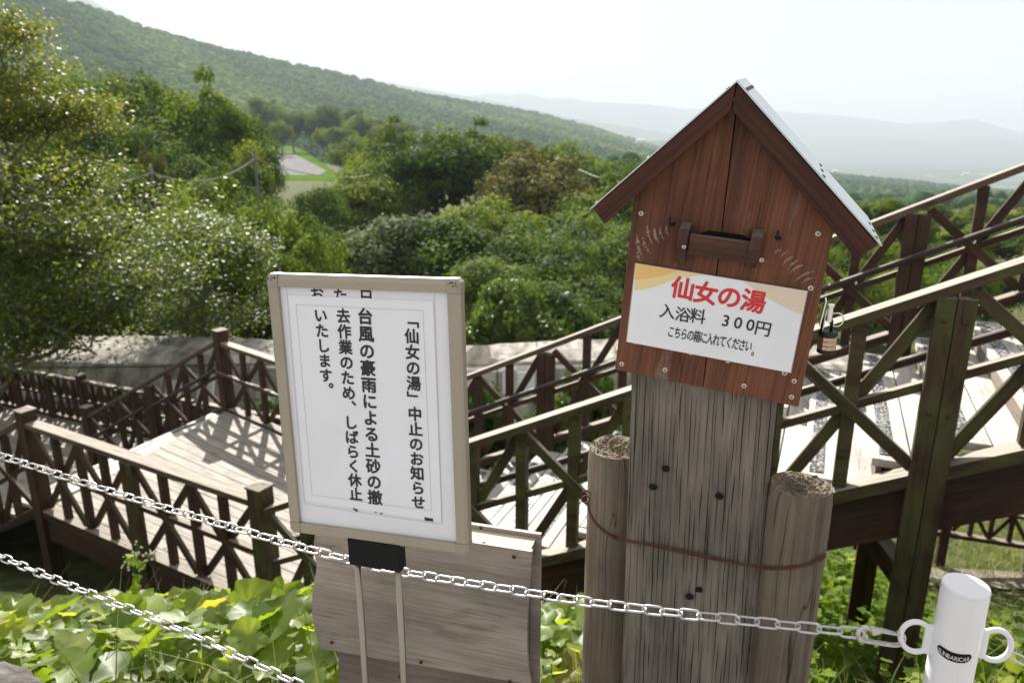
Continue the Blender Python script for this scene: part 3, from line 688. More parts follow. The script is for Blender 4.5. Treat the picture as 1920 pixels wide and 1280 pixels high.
def log(name, label, cx, cy, rad, d, pxs, seed, shrink):
    c0 = ud(cx, cy, d); rg = np.random.default_rng(seed)
    t = thing(name, label, 'log', (c0.x, c0.y, 0), 'logs wired to the sleeper')
    n_, m_ = 40, 40; prof = 1 + .03 * np.sin(np.arange(n_) * 2 * math.pi / n_ * 3 + seed) + rg.normal(0, .008, n_)
    vs = []; gs = []; zb = -.2
    lean = Vector(pxs) 
    for j in range(m_ + 1):
        q = j / m_; z = c0.z + (zb - c0.z) * q; ctr = Vector((c0.x + lean.x * (c0.z - z), c0.y + lean.y * (c0.z - z), z))
        k = (.965 if j == 0 else 1.0) * (1 + shrink * q)
        for i in range(n_):
            a = 2 * math.pi * i / n_; r = rad * prof[i] * k + .0006 * math.sin(j * .7 + i)
            vs.append(ctr + Vector((math.cos(a) * r, math.sin(a) * r, 0))); gs.append((z + seed, math.cos(a) * r, math.sin(a) * r + 3))
    fs = [(j * n_ + i, (j + 1) * n_ + i, (j + 1) * n_ + (i + 1) % n_, j * n_ + (i + 1) % n_) for j in range(m_) for i in range(n_)]
    mb = MB(); mb.add(vs, fs, gs); build('trunk', mb, M['log'], t, smooth=True)
    # frayed end grain
    rings = 16; vs = [c0 + Vector((0, 0, .002))]; fs = []
    for k in range(1, rings + 1):
        for i in range(n_):
            a = 2 * math.pi * i / n_; r = rad * prof[i] * .965 * k / rings
            dz = rg.normal(0, .0018) - .005 * math.exp(-((k / rings - .35) / .3) ** 2) if k < rings else 0
            vs.append(c0 + Vector((math.cos(a) * r, math.sin(a) * r, dz)))
    for i in range(n_): fs.append((0, 1 + i, 1 + (i + 1) % n_))
    for k in range(rings - 1):
        for i in range(n_): fs.append((1 + k * n_ + i, 1 + (k + 1) * n_ + i, 1 + (k + 1) * n_ + (i + 1) % n_, 1 + k * n_ + (i + 1) % n_))
    mb = MB(); mb.add(vs, fs); build('end_grain', mb, M['log_end'], t)
    fr = MB()
    for _ in range(420):                              # splinters of the rotten top
        a = rg.uniform(0, 6.28); r = rad * .93 * math.sqrt(rg.random()); p = c0 + Vector((math.cos(a) * r, math.sin(a) * r, -.003)); h = rg.uniform(.001, .0045)
        s_ = rg.uniform(.0009, .0022); tt = Vector((rg.normal(0, .3), rg.normal(0, .3), 1)) * h
        fr.add([p + Vector((-s_, 0, 0)), p + Vector((s_, 0, 0)), p + Vector((0, s_ * 1.4, 0)), p + tt], [(0, 1, 3), (1, 2, 3), (2, 0, 3)])
    build('splinters', fr, M['log_end'], t); return t
log('round_log', 'round weathered log right of the sleeper with a broad knot and frayed top', 1502, 908, .0540, 1.315, (-.004, .0), 2, -.02)
lg_left = log('round_log', 'narrower round log left of the sleeper partly hidden behind it', 1160, 838, .0625, 1.53, (.002, 0), 9, .03)
kn = ud(1539, 925, 1.215); mbk = MB()
wire = thing('wire_loop', 'rusty twisted wire tied round the sleeper and both logs', 'wire', PF.P(1300, 1040, .004))
# the run of the wire over the three timbers
def onlog(cx, cy, d, rad, ang, z): c0 = ud(cx, cy, d); return Vector((c0.x + math.cos(ang) * rad, c0.y + math.sin(ang) * rad, z))
def cyl(px, py, c, r):
    d = ray(px, py); o = EYE - c; a = d.x ** 2 + d.y ** 2; b = o.x * d.x + o.y * d.y; cc = o.x ** 2 + o.y ** 2 - r * r
    t = (-b - math.sqrt(max(0, b * b - a * cc))) / a; return EYE + d * t
LC = ud(1160, 838, 1.53); RC = ud(1502, 908, 1.315)
pts = [cyl(x, y, LC, .0662) for x, y in ((1102, 942), (1106, 962), (1116, 980), (1132, 996), (1150, 1006), (1162, 1010))]
kz = pts[0].z
pts += [PF.P(x, y, .0062) for x, y in ((1167, 1011), (1174, 1013), (1200, 1018), (1250, 1027), (1300, 1038), (1350, 1049), (1392, 1058))]
pts += [cyl(x, y, RC, .0572) for x, y in ((1436, 1064), (1450, 1064), (1475, 1064), (1500, 1062), (1522, 1057), (1538, 1049), (1548, 1040))]
def smooth_path(p, it=2):
    for _ in range(it):
        q = [p[0]]
        for a, b in zip(p[:-1], p[1:]): q += [a * .75 + b * .25, a * .25 + b * .75]
        p = q + [p[-1]]
    return p
pts = smooth_path([Vector(p) for p in pts])
for sgn in (-1, 1):
    mb = MB(); mb.tube([p + Vector((0, 0, sgn * (.0018 + .0010 * math.sin(i * .35)))) for i, p in enumerate(pts)], .0017, 7); build('strand', mb, M['rust'], wire, smooth=True)
k0 = pts[0]; mb = MB()
mb.tube([k0 + Vector((-.004 + .009 * math.cos(t), -.004, .004 + .011 * math.sin(t) + .002 * t)) for t in [i * .45 for i in range(22)]], .0017, 7); build('knot', mb, M['rust'], wire, smooth=True)

# ------------------------------------------------------------------ notice stand
NF = Frame(ud(497, 514, 1.235), (-.273, -.962, .034), w=(.962, -.272, .026))
o4 = [NF.L(*p) for p in ((497.5, 513), (862, 525), (878, 1043), (543, 998))]
Wd = ((o4[1] - o4[0]).length + (o4[2] - o4[3]).length) / 2; Hd = ((o4[0] - o4[3]).length + (o4[1] - o4[2]).length) / 2
ul = (o4[0].x + o4[3].x) / 2; ur = ul + Wd; vt = (o4[0].y + o4[1].y) / 2; vb = vt - Hd
foot = NF.at((ul + ur) / 2, vb); foot = Vector((foot.x, foot.y, 0))
stand = thing('notice_stand', 'champagne aluminium framed notice stand on twin poles with a white closure notice', 'notice stand', foot)
FWd = .0215; TH = .021; K0 = 0
def rim(u0, v0, u1, v1, inner):   # extruded bar with a chamfered outer edge, from corner to corner
    pass
ins = NF
def bar(name, u0, u1, v0, v1, outer):
    ch = .0080 if outer == 't' else .0050; mb = MB(); k1 = 0; k2 = -TH
    if outer in 'tb':
        s = 1 if outer == 't' else -1; vo, vi = (v1, v0) if outer == 't' else (v0, v1)
        prof = [(vi, k1), (vo - s * ch, k1), (vo, k1 - ch * .75), (vo, k2), (vi, k2)]
        A = [NF.at(u0, v, k) for v, k in prof]; B_ = [NF.at(u1, v, k) for v, k in prof]
    else:
        s = 1 if outer == 'r' else -1; uo, ui = (u1, u0) if outer == 'r' else (u0, u1)
        prof = [(ui, k1), (uo - s * ch, k1), (uo, k1 - ch * .75), (uo, k2), (ui, k2)]
        A = [NF.at(u, v0, k) for u, k in prof]; B_ = [NF.at(u, v1, k) for u, k in prof]
    mb.prism(A, B_[0] - A[0]); return build(name, mb, M['alu'], stand, bevel=.0004, seg=1)
cw = .0225
bar('frame_bar', ul + cw, ur - cw, vt - FWd, vt, 't'); bar('frame_bar', ul + cw, ur - cw, vb, vb + FWd, 'b')
bar('frame_bar', ul, ul + FWd, vb + cw, vt - cw, 'l'); bar('frame_bar', ur - FWd, ur, vb + cw, vt - cw, 'r')
for su, sv in ((-1, 1), (1, 1), (-1, -1), (1, -1)):
    uo = ul if su < 0 else ur; vo = vt if sv > 0 else vb; c_ = .0055; e = .0004; g_ = .0003
    pl = [(uo - su * (cw - g_), vo + sv * e), (uo - su * c_, vo + sv * e), (uo + su * e, vo - sv * c_), (uo + su * e, vo - sv * (cw - g_)), (uo - su * (cw - g_), vo - sv * (cw - g_))]
    mb = MB(); mb.prism([NF.at(u, v, -.004) for u, v in pl], -NF.n * (TH - .0035))
    inn = [((u - uo) * .9 + uo, (v - vo) * .9 + vo) for u, v in pl]
    q1 = [NF.at(u, v, -.004) for u, v in pl]
    pl2 = [(uo - su * (cw - g_), vo - sv * .004), (uo - su * (c_ + .002), vo - sv * .004), (uo - su * .004, vo - sv * (c_ + .002)), (uo - su * .004, vo - sv * (cw - g_)), (uo - su * (cw - g_), vo - sv * (cw - g_))]
    q2 = [NF.at(u, v, .0006) for u, v in pl2]
    vs = q1 + q2; nn_ = 5
    fs = [tuple(range(5, 10)) if su * sv > 0 else tuple(range(9, 4, -1))] + [(i, (i + 1) % 5, (i + 1) % 5 + 5, i + 5) for i in range(5)]
    mb.add(vs, fs); co = build('corner_cap', mb, M['alu_end'], stand)
    if sv > 0:
        w_ = MB()
        for _ in range(14):
            u = uo - su * random.uniform(.004, .019); v = vo - sv * random.choice((random.uniform(.0045, .0062), random.uniform(.0045, .012)))
            r = random.uniform(.0004, .0013); w_.fan([NF.at(u + r * random.uniform(.6, 1.8) * math.cos(t), v + r * math.sin(t), .00085) for t in [i * 1.05 for i in range(6)]])
        build('chipped_paint', w_, M['hole'], co)
mb = MB(); mb.prism([NF.at(u, v, -.008) for u, v in ((ul + .004, vt - .004), (ur - .004, vt - .004), (ur - .004, vb + .004), (ul + .004, vb + .004))], -NF.n * .004); build('back_plate', mb, M['paper_under'], stand)
i0, i1 = ul + FWd, ur - FWd; j0, j1 = vb + FWd, vt - FWd
mb = MB(); mb.prism([NF.at(u, v, -.0068) for u, v in ((i0 - .001, j1 + .001), (i1 + .001, j1 + .001), (i1 + .001, j0 - .001), (i0 - .001, j0 - .001))], -NF.n * .0008); under = build('backing_sheet', mb, M['paper_under'], stand)
KP = -.0058
np_ = [NF.L(x, y, KP) for x, y in ((541, 556), (822, 565), (838, 974), (572, 930))]
# the closure notice: a sheet that covers an older one
fpt = [NF.L(x, y, KP) for x, y in ((540, 553), (812, 565), (828, 979), (573, 938))]
mb = MB(); n_ = 24
top_ = [(1 - t) * fpt[0] + t * fpt[1] for t in [i / n_ for i in range(n_ + 1)]]; bot_ = [(1 - t) * fpt[3] + t * fpt[2] for t in [i / n_ for i in range(n_ + 1)]]
vs = []; fs = []; mrow = 12
for j in range(mrow + 1):
    for i in range(n_ + 1):
        p = top_[i] * (1 - j / mrow) + bot_[i] * (j / mrow); vs.append(NF.at(p.x, p.y, KP + .00018 * math.sin(i * .5) * (j / mrow)))
fs = [(j * (n_ + 1) + i, (j + 1) * (n_ + 1) + i, (j + 1) * (n_ + 1) + i + 1, j * (n_ + 1) + i + 1) for j in range(mrow) for i in range(n_)]
mb.add(vs, fs); sheet = build('closure_sheet', mb, M['paper'], stand, smooth=True)
def outline(pts, k, wd, par, name):
    mb = MB(); q = [NF.L(x, y, k) for x, y in pts]
    for a, b in zip(q, q[1:]):
        d = (b - a).normalized(); e = Vector((-d.y, d.x)) * wd / 2
        mb.fan([NF.at(*(a + e), k), NF.at(*(a - e), k), NF.at(*(b - e), k), NF.at(*(b + e), k)])
    build(name, mb, M['line'], par)
KT = KP + .0006
outline([(555, 571), (674, 577), (793, 582), (801, 770), (809, 957), (700, 943), (585, 927), (570, 750), (555, 571)], KT, .00042, sheet, 'printed_border')
outline([(537, 539), (553, 740), (571, 944), (700, 964), (829, 982), (822, 770), (814, 551)], KT, .0005, under, 'pocket_edge')
cols = [('﹁仙女の湯﹂中止のお知らせ', (771, 600), (784.5, 941), 0), ('台風の豪雨による土砂の撤', (684.5, 593), (703, 932), 0), ('去作業のため、しばらく休止', (643.5, 592), (667, 926), 0), ('いたします。', (601, 591), (613.5, 731), 0)]
for s_, p0, p1, _ in cols:
    mb = MB(); a = NF.L(*p0, KT); b = NF.L(*p1, KT); k = len(s_) - 1; an = math.atan2((b - a).x, -(b - a).y)
    for i, ch in enumerate(s_):
        p = a + (b - a) * (i / k); sz = (b - a).length / k * .98
        ox, oy = (0, 0)
        if ch in '、。': ox, oy = .62 * sz, .62 * sz
        put_glyph(mb, NF, ch, p.x + ox, p.y + oy, sz, KT, .030, 1.0, an * .5)
    build('column_of_writing', mb, M['ink'], sheet)
mb = MB()
for ch, x, y in (('お', 594, 551), ('た', 638, 554), ('日', 686, 546)):
    p = NF.L(x, y, -.0064); put_glyph(mb, NF, ch, p.x, p.y, .027, -.0064, .024, 1.0, 0)
build('older_writing', mb, M['ink'], under)
mb = MB()
for pts in (((661, 951), (671, 956), (670, 959), (664, 956)), ((702, 959), (706, 960), (706, 961.5), (702, 960.5)), ((711, 960.5), (718, 961.5), (715, 964)), ((795, 969), (812, 972), (812, 977), (797, 975.5))):
    mb.fan([NF.at(*NF.L(x, y, KT), KT) for x, y in pts])
build('older_writing', mb, M['ink'], under)
# clamp block and twin poles
mb = MB(); bk = [NF.L(x, y, .001) for x, y in ((651, 1008), (748, 1024), (751, 1073), (654.5, 1058))]
mb.prism([NF.at(p.x, p.y, .0012) for p in bk], -NF.n * .026); clamp = build('clamp_block', mb, M['black'], stand, bevel=.0012)
SF = Frame(NF.at((bk[0].x + bk[1].x) / 2, bk[2].y), NF.w); p = SF.L(760, 1054); 
for px0 in (671.5, 747.5):
    p0 = NF.P(px0, 1066 if px0 < 700 else 1077, -.012); p0.z += .02; mb = MB()
    mb.tube([p0, Vector((p0.x, p0.y, .02))], .0063, 16); build('pole', mb, M['steel'], stand, smooth=True)
fb = Vector((foot.x, foot.y, .011)); mb = MB(); mb.hexa(fb, Vector((.2, 0, 0)), Vector((0, .15, 0)), Vector((0, 0, .01))); build('base_plate', mb, M['black'], stand, bevel=.004)

# ------------------------------------------------------------------ wooden sign seen from behind
WF = Frame(ud(940, 1025, 1.44), (-.272, -.962, 0))
sign = thing('plywood_sign', 'weathered double sheet plywood sign seen from its back behind the notice stand', 'sign', (WF.at(0, 0)[0], WF.at(0, 0)[1], 0))
wl = lambda x, y, k=0: WF.L(x, y, k)
le = [(600, 985), (590, 1000), (586.5, 1020), (589, 1045), (593, 1062), (589, 1090), (586, 1120), (587, 1150), (592, 1180), (598, 1205), (601, 1215)]
re = [(995.5, 1283), (993, 1255), (990, 1215), (989.5, 1180), (990.5, 1150), (993, 1105), (995.5, 1070), (997, 1035)]
mb = MB(); pl = [wl(*p) for p in le + re]; pl += [wl(878, 1014)]
L_ = pl[:len(le)]; R_ = pl[len(le):len(le) + len(re)][::-1]
nr, nc = 40, 30; vs = []; gs = []
vtop_l, vtop_r = L_[0].y, R_[0].y; vbt = (L_[-1].y + R_[-1].y) / 2
def xin(lst, v): return float(np.interp(-v, [-p.y for p in lst], [p.x for p in lst]))
vT = wl(940, 1025).y
vB_l, vB_r = L_[-1].y, R_[-1].y
for j in range(nr + 1):
    for i in range(nc + 1):
        f = i / nc; v0 = vT; v1 = vB_l + (vB_r - vB_l) * f; v = v0 + (v1 - v0) * j / nr
        u = xin(L_, v) * (1 - f) + xin(R_, v) * f
        k = .010 * math.sin(math.pi * j / nr) * (f ** 2) * .5 - .004 * math.sin(2 * math.pi * j / nr)
        vs.append(WF.at(u, v, k)); gs.append((u + 4, v + 9, k))
fs = [(j * (nc + 1) + i, (j + 1) * (nc + 1) + i, (j + 1) * (nc + 1) + i + 1, j * (nc + 1) + i + 1) for j in range(nr) for i in range(nc)]
mb = MB(); mb.add(vs, fs, gs); o = build('front_sheet', mb, M['ply'], sign); sd_ = o.modifiers.new('thick', 'SOLIDIFY'); sd_.thickness = .009; sd_.offset = -1
uL, uR = xin(L_, vT), xin(R_, vT)
def wbox(name, u0, u1, v0, v1, k0, k1, mat, along='u', bevel=.001):
    c = WF.at((u0 + u1) / 2, (v0 + v1) / 2, (k0 + k1) / 2); A = WF.w * abs(u1 - u0) / 2; B_ = WF.h * abs(v1 - v0) / 2; D_ = WF.n * abs(k1 - k0) / 2
    mb = MB(); mb.hexa(c, *((A, B_, D_) if along == 'u' else (B_, A, D_))); return build(name, mb, M[mat], sign, bevel=bevel)
wbox('spacer', uL + .01, uR - .004, vT - .035, vT - .0015, -.052, -.0095, 'ply_edge')
wbox('back_sheet', uL + .004, uR + .0055, -1.35, vT + .008, -.062, -.0525, 'ply')
wbox('spacer', uR - .03, uR - .014, -1.35 , vT - .036, -.052, -.0095, 'ply_dark', 'v')
wbox('lower_sheet', uL + .012, uR + .001, -1.30, vB_l + .03, -.0235, -.0100, 'ply_dark')
for x, y in ((965, 1041), (624, 1201), (791, 1238), (751, 1265), (957, 1274), (893, 1003)):
    p = wl(x, y); screw_head(sign, WF, p.x, p.y, .005 if y > 1010 else -.03, .0040, 'rustscrew')

# ------------------------------------------------------------------ bollard
bc = ud(1812, 1095, 1.05); BR_ = .0310
boll = thing('bollard', 'glossy white steel bollard with welded chain rings and a small black badge', 'bollard', (bc.x, bc.y, 0))
n_ = 64
def lathe_part(name, segs, smooth, parent, close=False):
    mb = MB(); vs = [Vector((bc.x + math.cos(2 * math.pi * i / n_) * r, bc.y + math.sin(2 * math.pi * i / n_) * r, z)) for r, z in segs for i in range(n_)]
    fs = [(j * n_ + i, j * n_ + (i + 1) % n_, (j + 1) * n_ + (i + 1) % n_, (j + 1) * n_ + i) for j in range(len(segs) - 1) for i in range(n_)]
    if close: fs.append(tuple(range((len(segs) - 1) * n_, len(segs) * n_)))
    mb.add(vs, fs); return build(name, mb, M['white'], parent, smooth=smooth)
lathe_part('tube', [(BR_, -.05), (BR_, bc.z - .0052)], True, boll)
lathe_part('cap', [(BR_, bc.z - .0050), (BR_ * .996, bc.z - .0030), (BR_ * .98, bc.z - .0012), (BR_ * .95, bc.z), (BR_ * .90, bc.z + .0003)], False, boll, True)
ring_c = {}
cdir = Vector((1, -.33, 0)).normalized()             # direction along the row of bollards
for sgn, (rx, ry) in ((-1, (1729, 1204)), (1, (1880, 1222))):
    z = bc.z - (.100 if sgn < 0 else .092); dd = cdir * sgn if sgn < 0 else Vector((1, -.25, 0)).normalized()
    ctr = Vector((bc.x, bc.y, z)) + dd * (BR_ + .020)
    loop = []
    for i in range(32):
        t = 2 * math.pi * i / 32; x = math.cos(t) * .0205; y = math.sin(t) * .0255
        x = max(x, -.0135); loop.append(ctr + dd * x + Vector((0, 0, y)))
    mb = MB(); mb.tube(loop, .0041, 10, closed=True); rg_ = build('ring', mb, M['white'], boll, smooth=True)
    mb = MB(); mb.hexa(Vector((bc.x, bc.y, z)) + dd * (BR_ + .0025), Vector((0, 0, .024)), dd * .005, dd.cross(Vector((0, 0, 1))) * .005); build('weld_tab', mb, M['white'], rg_, bevel=.003)
    ring_c[sgn] = (ctr, dd)
# badge and its letters follow the tube
va = math.atan2(-bc.y, -bc.x) + R0(3); bz = bc.z - .098
def onb(s, z, k=.0004): a = va + s / BR_; r = BR_ + k; return Vector((bc.x + math.cos(a) * r, bc.y + math.sin(a) * r, z))
mb = MB(); n_ = 24
def badge_tb(q): rnd_ = (1 - abs(2 * q - 1) ** 6) ** .5; sag = -.0035 * math.sin(math.pi * q); return bz + sag + .0075 * rnd_, bz + sag - .0075 * rnd_
for i in range(n_):
    q0, q1 = i / n_, (i + 1) / n_; s0, s1 = (-.0235 + .047 * q0), (-.0235 + .047 * q1)
    a, b = badge_tb(q0); c, d = badge_tb(q1); mb.fan([onb(s0, b), onb(s1, d), onb(s1, c), onb(s0, a)])
badge = build('badge', mb, M['black'], boll)
tx = 'SUNBARICAR'; mb = MB()
adv = []
for ch in tx:
    xs = [p[0] for p in glyph(ch, .012)[0]]; adv.append((min(xs), max(xs)))
tot = sum(b - a for a, b in adv) + .05 * 9; sz = .0098; sxx = .041 / (tot * sz); s = -.0205
for ch, (a, b) in zip(tx, adv):
    wch = (b - a) * sz * sxx; q = (s + wch / 2 + .0235) / .047; zc = bz - .0035 * math.sin(math.pi * q) - .0012
    vs, fs = glyph(ch, .012); mb.add([onb(s + (x - a) * sz * sxx, zc + (y - .35) * sz, .0008) for x, y, _ in vs], fs)
    s += wch + .05 * sz * sxx
build('lettering', mb, M['logo'], badge)

# ------------------------------------------------------------------ chains
def link_mesh(ln=.0385, wd=.0195, r=.0020):
    pts = []; hw = wd / 2 - r; hl = ln / 2 - r
    for i in range(9): t = -math.pi / 2 + math.pi * i / 8; pts.append(Vector((hl - hw + hw * math.cos(t), hw * math.sin(t), 0)))
    for i in range(9): t = math.pi / 2 + math.pi * i / 8; pts.append(Vector((-hl + hw + hw * math.cos(t), hw * math.sin(t), 0)))
    mb = MB(); mb.tube(pts, r, 8, closed=True); return mb
LM = None
def chain(name, label, path, rolls=(90, 0), pitch=.0290, fixed=None):
    global LM
    path = smooth_path([Vector(p) for p in path], 3)
    cum = [0]
    for a, b in zip(path, path[1:]): cum.append(cum[-1] + (b - a).length)
    t = thing(name, label, 'chain', path[0], 'chains of the bollard row')
    n = int(cum[-1] / pitch)
    def at(s):
        s = min(max(s, 0), cum[-1] - 1e-6); i = max(0, np.searchsorted(cum, s, 'right') - 1); i = min(i, len(path) - 2)
        f = (s - cum[i]) / (cum[i + 1] - cum[i]); return path[i].lerp(path[i + 1], f), (path[i + 1] - path[i]).normalized()
    if LM is None:
        mb = link_mesh(); me = bpy.data.meshes.new('link'); me.from_pydata([tuple(v) for v in mb.v], [], mb.f); me.polygons.foreach_set('use_smooth', [True] * len(me.polygons)); me.materials.append(M['zinc']); LM = me
    for i in range(n):
        p, d = at((i + .5) * pitch)
        y = Vector((0, 0, 1)); y = (y - d * y.dot(d)).normalized(); z = d.cross(y)
        a = R0(rolls[i % 2] + random.uniform(-9, 9)); y2 = y * math.cos(a) + z * math.sin(a); z2 = d.cross(y2)
        o = bpy.data.objects.new('link', LM); C.objects.link(o); o.parent = t
        m = Matrix((d, y2, z2)).transposed().to_4x4(); m.translation = p - path[0]; o.matrix_basis = m
    return t, path
inv = lambda x: 1 / (.952 - 2.30e-4 * (1700 - x))
P1 = [(1616, 1187), (1560, 1181), (1400, 1163), (1250, 1147), (1100, 1128), (1000, 1112), (900, 1096), (800, 1080), (700, 1062), (620, 1040), (540, 1019), (430, 987), (330, 958), (250, 934), (160, 906), (80, 880), (0, 854), (-80, 826), (-170, 792), (-260, 756)]
ch1, path1 = chain('chain', 'galvanised chain clipped to the bollard and passing across the sleeper behind the notice stand', [ud(x, y, inv(x)) for x, y in P1], (4, 88))
P2 = [(660, 1326), (560, 1283), (450, 1232), (340, 1180), (230, 1137), (120, 1093), (0, 1043), (-110, 992), (-230, 930)]
chain('chain', 'lower galvanised chain hanging over the leafy slope at the bottom left', [ud(x, y, inv(x) * 1.0) for x, y in P2], (35, 118))
rc_, rd_ = ring_c[1]; e0 = rc_ + rd_ * .020 + Vector((0, 0, -.012))
chain('chain', 'short end of chain leaving the right hand ring of the bollard', [e0, e0 + Vector((.035, -.012, -.012)), e0 + Vector((.075, -.024, -.030)), e0 + Vector((.14, -.045, -.055))], (20, 105))
# snap hook between chain and ring
hc0 = path1[0]; rl, dl = ring_c[-1]; hk = thing('snap_hook', 'silver snap hook joining the long chain to the left ring of the bollard', 'snap hook', hc0)
h1 = rl + dl * .0225 + Vector((0, 0, -.010)); ax = (h1 - hc0); Lh = ax.length; ax.normalize()
fz = Vector((0, 0, 1)); fz = (fz - ax * fz.dot(ax)).normalized()
a0 = hc0 - ax * .010; P_ = lambda s, z: a0 + ax * s + fz * z
T = Lh + .022
mb = MB(); mb.tube(smooth_path([P_(.021, .0095), P_(.010, .0115), P_(.002, .006), P_(.0015, -.002), P_(.008, -.0085), P_(.02, -.0105), P_(T * .6, -.0105), P_(T - .010, -.0105), P_(T - .002, -.006), P_(T, .0), P_(T - .004, .0075), P_(T - .014, .0105), P_(T - .020, .0105)], 2), .0035, 9)
mb.tube([P_(.021, -.0095), P_(.020, -.003), P_(.019, .001)], [.0035, .003, .002], 8)
build('hook_body', mb, M['zinc'], hk, smooth=True)
mb = MB(); side = ax.cross(fz)
mb.prism([P_(.0225, .0128) + side * .004, P_(.052, .0125) + side * .004, P_(T - .016, .0095) + side * .004, P_(T - .016, .0065) + side * .004, P_(.045, .0070) + side * .004, P_(.030, .0005) + side * .004, P_(.0225, .006) + side * .004], -side * .008)
build('gate', mb, M['zinc'], hk, bevel=.0012)

# ------------------------------------------------------------------ grey boulder at the bottom left corner
st = ud(-45, 1340, 1.75); mb = MB(); rg = np.random.default_rng(8)
v, f_ = ico(4); dsp = np.array([1 + .10 * math.sin(3.1 * a + 1) * math.cos(2.3 * b) + .05 * math.sin(9 * a + 4 * c) + .025 * math.sin(21 * b + 17 * a) for a, b, c in v]) + rg.normal(0, .006, len(v))
v = v * dsp[:, None] * np.array([.20, .14, .085])
ca, sa = math.cos(-.3), math.sin(-.3); v = np.stack([v[:, 0] * ca - v[:, 1] * sa, v[:, 0] * sa + v[:, 1] * ca, v[:, 2]], -1)
mb.add([Vector(p) + st for p in v], [tuple(q) for q in f_]); tag(build('boulder', mb, M['stone'], None, loc=st, smooth=True), 'pale lichened boulder at the bottom left corner below the chains', 'boulder')

# ------------------------------------------------------------------ timber stairs, decks and railings
Z3 = Vector((0, 0, 1))
UD = Vector((.918, -.396, 0)); UD.normalize(); VD = Vector((-UD.y, UD.x, 0))      # along the stair uphill, across it away from the viewer
PA = Vector((-4.321, 6.105, -1.85)); PB = Vector((-1.760, 4.650, -1.85)); PC = Vector((-3.566, 8.668, -1.85)); PD = Vector((-.985, 6.54, -1.85))
SL = .488
def cap_post(root, p, z0, z1, w=.125, ang=None, mat='fence', cap=True):
    a = ang if ang is not None else UD; b = Vector((-a.y, a.x, 0)); mb = MB()
    mb.hexa(Vector((p.x, p.y, (z0 + z1) / 2)), Z3 * ((z1 - z0) / 2), a * (w / 2), b * (w / 2)); o = build('post', mb, M[mat], root, bevel=.004)
    if cap:
        m2 = MB(); h = w / 2 + .008; c = Vector((p.x, p.y, z1))
        q = [c + a * (h * i) + b * (h * j) for i, j in ((-1, -1), (1, -1), (1, 1), (-1, 1))]
        vs = [x + Z3 * .001 for x in q] + [x + Z3 * .016 for x in q] + [c + Z3 * .040]
        fs = [(3, 2, 1, 0)] + [(i, (i + 1) % 4, (i + 1) % 4 + 4, i + 4) for i in range(4)] + [(4 + i, 4 + (i + 1) % 4, 8) for i in range(4)]
        m2.add(vs, fs, [(v - c).to_tuple() for v in vs]); build('post_cap', m2, M['fence_grey'], o, bevel=.002)
    return o
def twin_post(root, p, z0, z1, d, front, mat):
    mb = MB(); s = Vector((-d.y, d.x, 0)) * front
    for k in (-1, 1): mb.hexa(Vector((p.x, p.y, (z0 + z1) / 2)) + d * (k * .0385) + s * .029, Z3 * ((z1 - z0) / 2), d * .0370, s * .029)
    o = build('post', mb, M[mat], root, bevel=.004)
    for zz in (z1 - .10, z1 - .52):
        for k in (-1, 1):
            c = Vector((p.x, p.y, zz)) + d * (k * .0385) + s * .0585; b_ = MB(); b_.tube([c, c + s * .004, c + s * .0075], [.011, .011, .006], 10); build('bolt', b_, M['rustscrew'], o)
    return o
def railing(root, p0, p1, H, nx, mat='fence', matrail='fence_grey', front=-1, first=0, rw=.115, sc=1.0, hand=0, handz=.58, top=True):
    """p0,p1: sill line. nx crossed bays with plumb pickets, mid rail, sill and a broad top rail"""
    p0 = Vector(p0); p1 = Vector(p1); d = p1 - p0; dh = Vector((d.x, d.y, 0)).normalized(); sd = Vector((-dh.y, dh.x, 0))
    def part(name, f, m, bv=.003): mb = MB(); f(mb); return build(name, mb, M[m], root, bevel=bv)
    if top: part('top_rail', lambda m: m.shear(p0, p1, sd, rw * sc, H - .048 * sc, H), matrail)
    part('mid_rail', lambda m: m.shear(p0, p1, sd, .048 * sc, H * .49 - .022 * sc, H * .49 + .022 * sc), mat)
    part('sill', lambda m: m.shear(p0, p1, sd, .105 * sc, -.055 * sc, .012 * sc), matrail if mat == 'fence_green' else mat)
    lo, hi = .013 * sc, H - .049 * sc
    for i in range(nx):
        a = p0 + d * (i / nx); b = p0 + d * ((i + 1) / nx); c = (a + b) / 2
        pw = .062 * sc
        part('picket', lambda m: m.shear(c - dh * pw / 2 - d * (pw / 2 / d.length) * 0 , c + dh * pw / 2, sd, .052 * sc, lo, hi), mat)
        if i > 0 or first: part('picket', lambda m: m.shear(a - dh * pw / 2, a + dh * pw / 2, sd, .056 * sc, lo, hi), mat)
        g = d.normalized() * (pw * .45); off = sd * (.0205 * sc)
        bw = .056 * sc
        part('brace', lambda m: m.beam(a + g + Z3 * (lo + bw * .45) + off, b - g + Z3 * (hi - bw * .45) + off, .030 * sc, bw, side=sd), mat)
        part('brace', lambda m: m.beam(a + g + Z3 * (hi - bw * .45) - off, b - g + Z3 * (lo + bw * .45) - off, .030 * sc, bw, side=sd), mat)
    if hand:
        off = sd * (hand * .125); ex = d.normalized() * .045; hp = [p0 - ex + off + Z3 * (H * handz), p1 + ex + off + Z3 * (H * handz)]
        m_ = MB(); m_.tube([hp[0].lerp(hp[1], i / 12) for i in range(13)], .0225, 12); h = build('handrail', m_, M['handrail'], root, smooth=True)
        L = (p1 - p0).length; n = max(2, int(L / 1.0))
        for i in range(n):
            q = hp[0].lerp(hp[1], (i + .5) / n); m_ = MB(); m_.tube([q - Z3 * .024, q - Z3 * .040, q - Z3 * .050 - off.normalized() * .04, q - Z3 * .05 - off.normalized() * .10], .009, 8)
            build('bracket', m_, M['chrome'], h, smooth=True)
